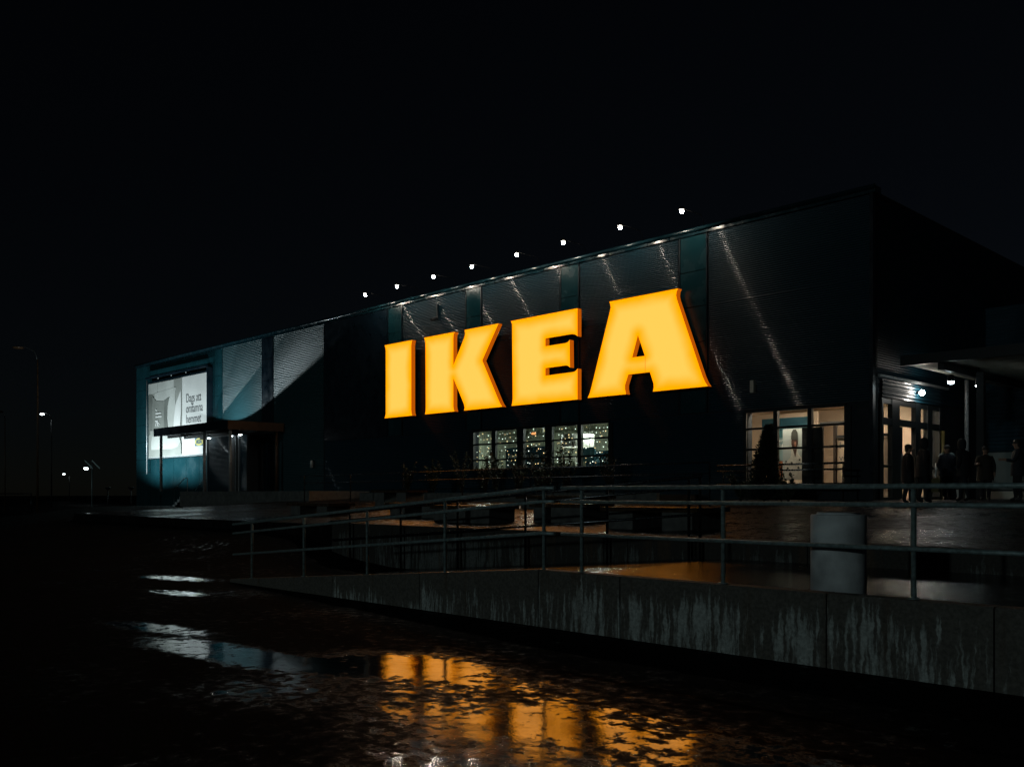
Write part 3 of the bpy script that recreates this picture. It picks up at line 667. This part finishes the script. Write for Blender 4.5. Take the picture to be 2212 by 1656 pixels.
fr_ = MB(); fr_.box(-54.56, -54.5, 26.46, 26.56, 1.91, 5.25); fr_.box(-51.3, -51.2, 26.44, 26.56, 1.91, 5.25); fr_.box(-54.499, -51.301, 26.46, 26.56, 5.21, 5.3); fr_.build('frame', 'steel_light', t)
t = thing('porch_door', 'glazed door with bright metal frame and narrow corrugated panel under the porch', 'door', (-50.4, 26.5, 1.9))
for x in (-50.85, -50.45): MB().box(x - .05, x + .05, 26.45, 26.55, 1.91, 5.2).build('jamb', 'steel_light', t)
MB().quad((-50.8, 26.5, 1.95), (-50.5, 26.5, 1.95), (-50.5, 26.5, 5.1), (-50.8, 26.5, 5.1)).build('pane', 'glass', t)
corrugated('corrugated_panel', -50.3, -49.55, 1.95, 5.2, 26.5, 'corrugated_blue', t); MB().box(-50.3, -49.55, 26.53, 26.6, 1.92, 5.22).build('backing', 'core', t)
for i, (x, z) in enumerate([(-53.69, 5.16), (-50.84, 5.16), (-47.92, 5.16)]):
    x = x if i < 2 else -49.35
    y = 26.2 if i < 2 else 26.0
    t = thing('porch_lamp', 'small white downlight under the porch canopy, %s' % ('left one', 'middle one', 'right one')[i], 'lamp', (x, y, 5.34), 'lights under the porch canopy')
    q = MB(); q.lathe([(.02, .16), (.11, .12), (.12, .0)], (x, y, 5.18), 14); q.build('housing', 'dark_steel', t)
    q = MB(); q.ball((x, y, 5.17), .08, 12, 8, (1.2, 1.2, .6)); q.build('lens', 'bulb_porch', t)
t = thing('wall_lantern', 'faint white lantern on the dark wall right of the porch', 'lamp', (-45.6, 28.4, 3.3)); q = MB(); q.lathe([(.001, 0), (.09, .02), (.09, .4), (.05, .46), (.001, .46)], (-45.6, 28.4, 3.2), 12); q.build('shade', 'steel_light', t); MB().tube([(-45.6, 28.4, 3.62), (-45.6, 28.6, 3.62)], .02, 6).build('bracket', 'dark_steel', t)

def spot(nm, loc, d, energy, size, blend, rad, col, parent):
    ld = bpy.data.lights.new(nm, 'SPOT'); lo = bpy.data.objects.new(nm, ld); C.objects.link(lo)
    ld.energy = energy; ld.spot_size = R(size); ld.spot_blend = blend; ld.shadow_soft_size = rad; ld.color = col
    lo.location = loc; lo.rotation_euler = Vector(d).to_track_quat('-Z', 'Y').to_euler()
    lo.parent = parent; lo.matrix_parent_inverse = world_of(parent).inverted()
def floodlight(label, loc, d, energy, size, blend, pole_z):
    x, y, z = loc
    t = thing('floodlight', label, 'floodlight', (x, y, pole_z))
    q = MB(); q.lathe([(.001, -.16), (.12, -.15), (.19, -.02), (.19, 0), (.17, 0), (.001, -.03)], (x, y, z - .05), 18); q.build('housing', 'dark_steel', t)
    q = MB(); q.lathe([(.165, -.012), (.001, -.01)], (x, y, z - .055), 18); q.build('lens', 'flood_lens', t)
    MB().tube([(x, y, pole_z), (x, y, z - .2)], .04, 8).build('pole', 'dark_steel', t)
    spot('flood_light', (x, y, z), d, energy, size, blend, .05, (.80, .96, 1.0), t)
floodlight('upward floodlight on a short pole below the left half of the billboard', (-65.6, 24.6, 2.25), (-.0, .38, 1), 1750, 146, .45, .5)
floodlight('upward floodlight on a short pole below the right half of the billboard', (-61.6, 24.6, 2.25), (-.0, .38, 1), 1750, 146, .45, .5)
floodlight('small upward floodlight on the porch canopy roof', (-54.3, 25.9, 6.10), (-.06, .18, 1), 700, 145, .05, 5.86)

# ------------------------------------------------------------------ entrance round the corner
t = thing('glazed_doorway', 'dark framed glass entrance with open door beside the store corner', 'entrance', (-13.1, 31.5, 1.57))
XE = -13.1; zb = pz(28.58) + .004
for (a, c_) in [(29.16, 29.27), (29.93, 30.49), (31.77, 32.19), (32.78, 33.18), (33.82, 34.0)]: MB().box(XE - .1, XE + .06, a, c_, zb, 4.85).build('mullion', 'frame_dark', t)
for (a, c_) in [(29.27, 29.93), (30.49, 31.77), (32.19, 32.78), (33.18, 33.82)]:
    MB().box(XE - .08, XE + .05, a + .001, c_ - .001, 4.0, 4.22).build('transom', 'frame_dark', t); MB().box(XE - .08, XE + .05, a + .001, c_ - .001, 4.68, 4.84).build('head', 'frame_dark', t)
    MB().quad((XE, a, 4.22), (XE, c_, 4.22), (XE, c_, 4.68), (XE, a, 4.68)).build('pane', 'glass', t)
    if a != 30.49:
        MB().quad((XE, a, zb + .08), (XE, c_, zb + .08), (XE, c_, 4.0), (XE, a, 4.0)).build('pane', 'glass', t)
        MB().box(XE - .06, XE + .04, a + .002, c_ - .002, 2.62, 2.70).build('transom', 'frame_dark', t); MB().box(XE - .06, XE + .04, a + .002, c_ - .002, zb, zb + .08).build('sill', 'frame_dark', t)
dl = MB().box(XE - .02, XE + .03, 30.50, 30.78, zb + .02, 3.98).build('door_leaf', 'frame_dark', t)
MB().box(XE + .031, XE + .07, 30.70, 30.74, 2.3, 3.1).build('door_handle', 'steel_light', dl)
MB().box(XE + .062, XE + .075, 33.4, 33.55, 2.35, 2.85).build('opening_hours_plate', 'sign_white', t)
MB().tube([(XE + .12, 33.95, zb), (XE + .12, 33.95, 4.0)], .06, 10).build('yellow_pipe', 'bag_ochre', t)
MB().box(XE - .02, XE + .10, 28.98, 34.6, 5.50, 5.58).build('header_strip', 'steel_light', t)
corrugated('corrugated_header', 29.2, 33.98, 4.88, 5.45, -13.04, 'corrugated_blue', t, pitch=.12, amp=.016, axis='y')
t = thing('wall_lamp', 'bright round white wall lamp above the entrance doors', 'lamp', (-12.98, 31.84, 5.2)); q = MB(); q.ball((-12.86, 31.84, 5.19), .088, 16, 10); q.build('globe', 'bulb_wall', t); MB().tube([(-13.05, 31.84, 5.22), (-12.93, 31.84, 5.2)], .05, 10).build('bracket', 'dark_steel', t)
# canopy
t = thing('entrance_canopy', 'ribbed canopy roof on dark columns over the entrance', 'canopy', (-9, 32, 1.57))
MB().box(-12.6, 4, 29.6, 40, 5.95, 6.15).build('roof_slab', 'frame_dark', t)
k = MB(); n = 60
for i in range(n):
    y0 = 29.7 + i * .17; k.quad((-12.5, y0, 5.93), (4, y0, 5.93), (4, y0 + .06, 5.88), (-12.5, y0 + .06, 5.88)); k.quad((-12.5, y0 + .06, 5.88), (4, y0 + .06, 5.88), (4, y0 + .11, 5.88), (-12.5, y0 + .11, 5.88)); k.quad((-12.5, y0 + .11, 5.88), (4, y0 + .11, 5.88), (4, y0 + .17, 5.93), (-12.5, y0 + .17, 5.93))
k.build('ribbed_soffit', 'soffit', t)
for x in (-11.4, -8.6, -5.0): MB().box(x - .09, x + .09, 29.65, 39.9, 5.62, 5.87).build('beam', 'dark_steel', t)
MB().box(-12.6, 4, 29.5, 29.6, 5.84, 6.16).build('edge_beam', 'frame_dark', t)
for (x, y) in [(-10.75, 31.2), (-6.5, 31.2), (-8.6, 39.2)]: MB().box(x - .11, x + .11, y - .11, y + .11, zb, 5.62).build('column', 'dark_steel', t)
for i, (x, y, z) in enumerate([(-11.6, 31.0, 5.36), (-11.1, 32.0, 5.28)]):
    tt = thing('canopy_lamp', 'blue-white pendant lamp under the entrance canopy, %s' % ('left one', 'right one beside the column')[i], 'lamp', (x, y, z), 'pendant lamps under the entrance canopy')
    q = MB(); q.lathe([(.03, .26), (.10, .22), (.12, .02), (.11, .02)], (x, y, z), 16); q.build('housing', 'dark_steel', tt)
    q = MB(); q.ball((x, y, z + .0), .10, 14, 8, (1, 1, .55)); q.build('lens', 'bulb_cool', tt)
    MB().tube([(x, y, z + .32), (x, y, 5.9)], .02, 6).build('stem', 'dark_steel', tt)
MB().tube([(-12.55, 35.0, zb), (-12.55, 35.0, 5.55), (-12.56, 35.0, 5.86)], .075, 12).build('downpipe', 'steel_light', t)
# annex wall behind
t = thing('annex_wall', 'dark blue corrugated wall with grey base behind the canopy', 'wall', (-6, 38.5, 1.57))
corrugated('corrugated_sheet', -13.1, 6, 3.4, 9, 38.5, 'corrugated_blue', t, pitch=.15, amp=.02)
MB().box(-13.1, 6, 38.56, 38.8, 1.4, 9).build('core', 'core', t)
for i in range(6): MB().box(-13.0 + 3.1 * i, -9.93 + 3.1 * i, 38.44, 38.55, 1.92, 3.36).build('base_panel', 'lower_wall', t)
MB().box(-13.0, 6, 38.2, 38.43, 1.4, 1.86).build('plinth', 'plinth_cream', t)

# ------------------------------------------------------------------ benches on the plaza
def bench(label, x0, x1, y0, y1, top, legs, th=.09):
    t = thing('plaza_bench', label, 'bench', ((x0 + x1) / 2, (y0 + y1) / 2, pz(y0)), 'block benches on the plaza')
    n = 4; d = (y1 - y0) / n
    for i in range(n): MB().box(x0, x1, y0 + d * i + .008, y0 + d * (i + 1) - .008, top - th, top).build('seat_plank', 'bench_wood', t)
    for (a, c_) in legs: MB().box(a, c_, y0 + .06, y1 - .06, pz(y0) - .08, top - th - .004).build('block_leg', 'concrete', t)
bench('long block bench behind the sloping railing, right of the middle', -13.05, -10.55, 15.3, 16.5, 1.49, [(-12.9, -12.2), (-11.45, -10.7)])
bench('block bench left of the long one, between two railing posts', -16.3, -14.4, 16.4, 17.4, 1.53, [(-16.2, -15.9), (-15.6, -14.55)])
bench('broad block bench at the left end of the sloping railing', -19.1, -16.75, 15.5, 16.5, 1.47, [(-19.0, -17.75), (-17.55, -16.85)])
bench('far block bench on the left part of the plaza', -22.6, -20.0, 16.6, 17.6, 1.50, [(-22.4, -21.7), (-20.9, -20.2)])
bench('leftmost low block bench at the end of the low wall', -27.6, -25.0, 16.2, 17.2, 1.46, [(-27.4, -26.8), (-25.8, -25.2)])
bench('higher bench near the planting bed in front of the windows', -22.0, -18.6, 21.5, 22.6, 1.70, [(-21.8, -21.0), (-19.6, -18.8)])
bench('wide bench below the festive window railing', -30.6, -28.2, 21.8, 22.8, 1.90, [(-30.4, -29.8), (-29.0, -28.4)])
# planting bed
pb = MB(); pb.box(-36.5, -19.2, 25.6, 28.2, 1.2, 1.72); struct(pb.build('planting_bed', 'soil'))
t = thing('bed_kerb', 'low concrete kerb round the planting bed', 'kerb', (-28, 25.5, 1.45))
for i in range(9): MB().box(-36.6 + 1.94 * i, -34.68 + 1.94 * i, 25.42, 25.59, 1.2, 1.8).build('kerb_stone', 'concrete', t)

def leafy(name, label, x, y, z0, h, spread, seed, group, cat='shrub', leaf='leaf'):
    rnd = random.Random(seed); t = thing(name, label, cat, (x, y, z0), group)
    st = MB(); lf = MB()
    for k in range(13):
        a = rnd.uniform(0, 6.28); ln = h * rnd.uniform(.55, 1.05); sp = spread * rnd.uniform(.25, 1)
        pts = [Vector((x, y, z0)) + Vector((math.cos(a) * sp * u ** 1.3 + rnd.uniform(-.02, .02), math.sin(a) * sp * .6 * u ** 1.3, ln * u)) for u in (0, .25, .5, .75, 1)]
        st.tube(pts, .016, 5, .004, False)
        for j in range(44):
            u = rnd.uniform(.18, 1.02); i0 = min(3, int(u * 4)); f_ = u * 4 - i0; q_ = pts[i0].lerp(pts[i0 + 1], min(1, f_))
            d = Vector((rnd.uniform(-1, 1), rnd.uniform(-1, 1), rnd.uniform(-.1, 1.1))).normalized(); s_ = d.cross(Vector((rnd.uniform(-1, 1), rnd.uniform(-1, 1), rnd.uniform(-1, 1)))).normalized()
            L_ = rnd.uniform(.07, .15); W_ = L_ * .22
            lf.quad(q_, q_ + d * L_ * .5 + s_ * W_, q_ + d * L_, q_ + d * L_ * .5 - s_ * W_)
    st.build('stem', 'bark', t); lf.build('foliage', leaf, t)
wh = ['under the leftmost festive pane', 'under the second festive pane', 'below the gap before the middle pane', 'under the middle festive pane', 'below the fourth festive pane, left side', 'below the fourth festive pane, right side', 'under the rightmost festive pane', 'right of the festive window', 'far left of the festive window', 'near the left end of the planting bed']
for i, (x, h) in enumerate([(-31.3, 1.62), (-29.9, 1.55), (-28.9, 1.75), (-27.6, 1.45), (-26.7, 1.75), (-25.9, 1.35), (-24.9, 1.8), (-22.8, 1.3), (-33.2, 1.4), (-35.0, 1.3)]):
    leafy('shrub', 'spiky dark shrub silhouetted ' + wh[i], x, 27.2 + .2 * math.sin(i * 2), 1.70, h * 1.2, .7, 50 + i, 'shrubs in the planting bed')
# conifer by the glazed corner
def conifer(label, x, y, z0, h, r, seed):
    rnd = random.Random(seed); t = thing('conifer', label, 'tree', (x, y, z0))
    MB().tube([(x, y, z0 - .05), (x + .03, y, z0 + h * .5), (x + .16, y, z0 + h * .97)], .05, 8, .008).build('trunk', 'bark', t)
    lf = MB()
    for i in range(9000):
        u = rnd.random() ** 1.25; rr = r * (1 - u) ** .8 * (.75 + .35 * math.sin(u * 23 + i % 5)) * math.sqrt(rnd.random()) + .02; a = rnd.uniform(0, 6.28)
        c0 = Vector((x + .16 * u * u + rr * math.cos(a), y + rr * math.sin(a), z0 + .08 + h * u)); d = Vector((math.cos(a), math.sin(a), rnd.uniform(.3, 1.6))).normalized()
        s_ = d.cross(Vector((rnd.uniform(-1, 1), rnd.uniform(-1, 1), rnd.uniform(-1, 1)))).normalized(); L_ = rnd.uniform(.08, .17)
        lf.quad(c0, c0 + d * L_ * .5 + s_ * L_ * .14, c0 + d * L_, c0 + d * L_ * .5 - s_ * L_ * .14)
    lf.build('crown', 'conifer', t)
conifer('dark pointed conifer standing before the glazed corner window', -15.75, 26.6, pz(26.6), 2.35, .62, 3)
leafy('shrub', 'low dark shrub left of the conifer below the corner window', -16.75, 26.8, pz(26.8), 1.05, .6, 91, 'shrubs by the corner')
leafy('shrub', 'low dark shrub right of the conifer', -14.9, 26.6, pz(26.6), .85, .5, 92, 'shrubs by the corner')
t = thing('camera_housing', 'small pale upright box fixed to the facade right of the letter A', 'wall box', (-17.3, 28.5, 5.3)); MB().box(-17.36, -17.22, 28.36, 28.50, 5.28, 5.70).build('housing', 'plinth_cream', t); MB().tube([(-17.29, 28.5, 5.5), (-17.29, 28.6, 5.5)], .03, 8).build('bracket', 'dark_steel', t)
t = thing('wall_camera', 'dark security camera on the upper facade between the first panels', 'camera', (-34.6, 28.5, 10.6)); MB().box(-34.66, -34.54, 28.5, 28.58, 10.2, 10.9).build('mount', 'panel_dark', t); MB().tube([(-34.6, 28.5, 10.2), (-34.4, 28.0, 10.05)], .07, 10).build('body', 'dark_steel', t)

# ------------------------------------------------------------------ people
def person(label, x, y, heading, h, coat, pose, seed, hood=False, yoke=False, coat_len=.78):
    rnd = random.Random(seed); z0 = pz(min(y, 28.58)) + .006
    t = thing('person', label, 'person', (x, y, z0), 'people by the entrance')
    P, E_, Rr = [], [], []
    def add(p_, r, par=None):
        P.append(Vector(p_)); Rr.append(r if isinstance(r, tuple) else (r, r))
        if par is not None: E_.append((par, len(P) - 1))
        return len(P) - 1
    lean = pose.get('lean', 0)
    pel = add((0, 0, .95), (.19, .15)); wa = add((0, lean * .3, 1.12), (.185, .14), pel); ch = add((0, lean * .7, 1.33), (.205, .145), wa)
    nb = add((0, lean, 1.47), (.085, .08), ch); nk = add((0, lean + .015, 1.53), (.058, .06), nb); hd = add((0, lean + .03, 1.62), (.078, .092), nk); tp = add((0, lean + .025, 1.70), (.074, .088), hd); add((0, lean + .015, 1.745), (.045, .05), tp)
    hands = []
    for s_ in (-1, 1):
        sh = add((.19 * s_, lean * .9, 1.41), (.085, .085), ch)
        el = add((.265 * s_, lean * .6 - .06, 1.14), (.068, .068), sh)
        if pose.get('reach') == s_: el_p = (.27 * s_, .10, 1.17); P[el] = Vector(el_p); wr = add((.24 * s_, .32, 1.20), (.04, .036), el)
        elif pose.get('pockets', True): wr = add((.215 * s_, .07, .96), (.055, .05), el); continue_hand = False
        else: wr = add((.27 * s_, .04, .90), (.038, .034), el)
        if pose.get('reach') == s_ or not pose.get('pockets', True):
            d = (P[wr] - P[el]).normalized(); pa = add(P[wr] + d * .07, (.036, .020), wr); hands.append(P[pa].copy())
            sx = Vector((1, 0, 0)).cross(d).normalized() if abs(d.x) < .9 else Vector((0, 1, 0))
            for k, L_ in enumerate((.065, .075, .07, .055)):
                b0 = add(P[pa] + sx * (.027 - .018 * k) + d * .035, .0095, pa); b1 = add(P[b0] + d * L_ * .55 + Vector((-.012 * s_, 0, -.004)), .0085, b0); add(P[b1] + d * L_ * .45 + Vector((-.022 * s_, 0, -.01)), .0075, b1)
            b0 = add(P[wr] + sx * .035 + d * .03, .011, wr); add(P[b0] + sx * .02 + d * .045, .009, b0)
        hp = add((.095 * s_, 0, .86), (.13, .125), pel); st = pose.get('stride', .04) * s_
        kn = add((.105 * s_, .03 + st, .49), (.078, .082), hp); an = add((.105 * s_, st * 1.6 - .02, .10), (.058, .06), kn); add((.12 * s_, st * 1.6 + .14, .045), (.045, .04), an)
    me = bpy.data.meshes.new('body'); me.from_pydata(P, E_, []); me.update()
    o = bpy.data.objects.new('tmp', me); C.objects.link(o)
    md = o.modifiers.new('skin', 'SKIN'); md.use_smooth_shade = True
    for i, sv in enumerate(me.skin_vertices[0].data): sv.radius = Rr[i]; sv.use_root = (i == 0)
    s2 = o.modifiers.new('sub', 'SUBSURF'); s2.levels = 2; s2.render_levels = 2
    dg = bpy.context.evaluated_depsgraph_get(); em = bpy.data.meshes.new_from_object(o.evaluated_get(dg)); bpy.data.objects.remove(o)
    bm = bmesh.new(); bm.from_mesh(em); bm.to_mesh(em); bm.free()
    k = h / 1.78; rot = Matrix.Rotation(heading, 4, 'Z')
    for mm in ('skin', coat, 'trouser', 'shoe'): em.materials.append(M[mm])
    for pl in em.polygons:
        c_ = pl.center
        if any((c_ - hh).length < .11 for hh in hands): pl.material_index = 0
        elif c_.z > 1.52: pl.material_index = 0
        elif c_.z < .11: pl.material_index = 3
        elif c_.z < .88 and abs(c_.x) < .24: pl.material_index = 2
        else: pl.material_index = 1
        pl.use_smooth = True
    mtx = Matrix.Translation((x, y, z0)) @ rot @ Matrix.Scale(k, 4)
    def put(name, me_or_mb, mats):
        if isinstance(me_or_mb, MB):
            ob = me_or_mb.build(name, mats, None)
        else:
            ob = bpy.data.objects.new(name, me_or_mb); C.objects.link(ob)
        ob.data.transform(mtx); ob.parent = t; ob.matrix_parent_inverse = world_of(t).inverted()
        return ob
    lz = min(vv.co.z for vv in em.vertices)
    em.transform(Matrix.Translation((0, 0, -lz))); body = put('body', em, None); body.data.name = 'body'
    hy = lean + .03
    f = MB(); f.ball((0, hy + .098, 1.628), .017, 8, 6, (.8, 1.1, 1.4))
    for s_ in (-1, 1): f.ball((.083 * s_, hy, 1.64), .02, 8, 6, (.5, .8, 1.5))
    put('nose_and_ears', f, 'skin')
    f = MB()
    for s_ in (-1, 1): f.ball((.032 * s_, hy + .083, 1.66), .010, 6, 5)
    f.ball((0, hy + .088, 1.578), .018, 8, 4, (1.3, .4, .35)); put('eyes_and_mouth', f, 'hair')
    hr = MB()
    if hood:
        hr.lathe([(.105, -.15), (.118, -.05), (.116, .05), (.09, .11), (.04, .14), (.001, .145)], (0, hy - .02, 1.655), 18); put('hood', hr, coat)
    else:
        hr.lathe([(.098, -.01), (.104, .04), (.09, .09), (.05, .118), (.001, .125)], (0, hy - .012, 1.655), 18)
        hr.ball((0, hy - .055, 1.63), .085, 12, 8, (1, .7, 1.15)); put('hair', hr, 'hair')
    cb = MB(); zc = coat_len
    cb.lathe([(.265, zc - 1.0), (.262, zc - .98), (.245, zc - .82), (.235, .05), (.235, .12), (.225, .28), (.20, .40), (.12, .475), (.085, .50)], (0, 0, 1.0), 24)
    cb.v = [(vx * (.98 if vz > 1.2 else 1), vy * .72 + lean * max(0, (vz - .95) / .5), vz) for vx, vy, vz in cb.v]; put('coat', cb, coat)
    if yoke:
        yk = MB()
        for s_ in (-1, 1): yk.tube([(.10 * s_, .0, 1.495), (.19 * s_, 0, 1.47), (.255 * s_, 0, 1.40)], .045, 10, .03)
        put('shoulder_panels', yk, 'coat_yoke')
    return t, mtx
pi = math.pi
person('person in a dark long coat, left one of the close couple by the door', -11.16, 26.62, -.9, 1.70, 'coat_black', {'pockets': True}, 1, coat_len=.62)
pt, mt = person('taller hooded person, right one of the close couple', -10.93, 27.10, -.8, 1.86, 'coat_black', {'pockets': True, 'lean': .03}, 2, hood=True, coat_len=.7)
person('person in a dark jacket with pale shoulder panels', -11.75, 31.05, pi + .7, 1.78, 'coat_navy', {'pockets': True}, 3, yoke=True)
person('bulky hooded person in black before the grey downpipe', -10.2, 28.25, pi / 2 - .2, 1.80, 'coat_black', {'lean': .06, 'stride': .12}, 4, hood=True, coat_len=.7)
person('shorter person beside the dark column holding a bag', -10.05, 29.5, pi + .4, 1.62, 'coat_brown', {'pockets': False, 'reach': 1, 'stride': .05}, 5, coat_len=.66)
person('person at the right picture edge reaching forward with one hand', -8.78, 28.3, pi / 2 + .3, 1.74, 'coat_navy', {'pockets': False, 'reach': -1}, 6, coat_len=.72)
def bag(label, x, y, z, m_, s=1.):
    t = thing('shopping_bag', label, 'bag', (x, y, z)); q = MB()
    q.hexa([(x - .14 * s, y - .07 * s, z), (x + .14 * s, y - .07 * s, z), (x + .14 * s, y + .07 * s, z), (x - .14 * s, y + .07 * s, z), (x - .19 * s, y - .05 * s, z + .34 * s), (x + .19 * s, y - .05 * s, z + .34 * s), (x + .19 * s, y + .05 * s, z + .34 * s), (x - .19 * s, y + .05 * s, z + .34 * s)])
    q.build('body', m_, t); MB().tube([(x - .08 * s, y, z + .33 * s), (x - .06 * s, y, z + .55 * s), (x + .06 * s, y, z + .55 * s), (x + .08 * s, y, z + .33 * s)], .01, 6).build('handle', m_, t)
bag('ochre shopping bag hanging beside the couple', -10.72, 27.35, pz(27.35) + .30, 'bag_ochre', 1.15)
bag('white paper bag by the bulky hooded person', -10.42, 28.75, pz(28.58) + .02, 'paper_white', .9)

# ------------------------------------------------------------------ far street lamps and the car park edge
def street_lamp(label, x, y, z0, h, arm, lit, r=.09, bulb=.16):
    t = thing('street_lamp', label, 'street lamp', (x, y, z0), 'street lamps on the left')
    dv = Vector((-.696, -.718, 0))
    MB().tube([(x, y, z0 - .05), (x, y, z0 + h * .5), (x, y, z0 + h * .93)], r, 8, r * .6).build('pole', 'brown_fascia' if not lit else 'dark_steel', t)
    e_ = Vector((x, y, z0 + h)) + dv * arm
    MB().tube([(x, y, z0 + h * .92), Vector((x, y, z0 + h * .975)) + dv * arm * .15, Vector((x, y, z0 + h)) + dv * arm * .6, e_], r * .5, 8).build('arm', 'dark_steel', t)
    q = MB(); q.ball((e_.x, e_.y, e_.z - .03), .42, 14, 8, (1, 1, .26)); q.build('lamp_head', 'brown_fascia' if not lit else 'dark_steel', t)
    if lit: q = MB(); q.ball((e_.x, e_.y, e_.z - .12 - bulb * .3), bulb, 12, 8, (1.5, 1.5, .7)); q.build('lens', 'bulb_street', t)
street_lamp('tall unlit brown street lamp pole at the far left', -76.5, 23.4, 0, 13.0, 1.5, False)
street_lamp('thin distant dark lamp pole left of the tall one', -96, 26.5, 0, 9.5, .6, False, .06)
street_lamp('distant street lamp with a bright blue-white light', -127.6, 40.7, 0, 12.2, 1.2, True, .1, .17)
street_lamp('far small lit lamp, lower left of the two near the store', -210.0, 70.6, 0, 6.1, 1.2, True, .1, .17)
street_lamp('far lit lamp beside the signpost left of the store', -154.9, 55.6, 0, 6.0, 1.0, True, .09, .25)
t = thing('direction_sign', 'pair of tilted pale sign blades on a post left of the store', 'sign', (-113.7, 40.8, 0))
MB().tube([(-113.7, 40.8, 0), (-113.7, 40.8, 5.2)], .07, 8).build('post', 'galvanised', t)
for k in (0, 1):
    dv = Vector((.70, .714, 0)); c0 = Vector((-114.3, 40.2, 5.6)) + dv * (.0 + .85 * k)
    MB().hexa([c0, c0 + dv * .95 + Vector((0, 0, -.95)), c0 + dv * .95 + Vector((.05, -.05, -.95)), c0 + Vector((.05, -.05, 0)), c0 + Vector((0, 0, .16)), c0 + dv * .95 + Vector((0, 0, -.79)), c0 + dv * .95 + Vector((.05, -.05, -.79)), c0 + Vector((.05, -.05, .16))]).build('sign_blade', 'galvanised', t)
t = thing('guard_rail', 'low pale guard rail at the left picture edge', 'guard rail', (-95, 20, 0))
for z in (1.35, 1.75): MB().tube([(-104, 16, z), (-90, 27, z)], .045, 8).build('rail', 'rail_shaded', t)
for u in (0, .25, .5, .75, 1): MB().tube([(-104 + 14 * u, 16 + 11 * u, 0), (-104 + 14 * u, 16 + 11 * u, 1.8)], .05, 8).build('post', 'rail_shaded', t)
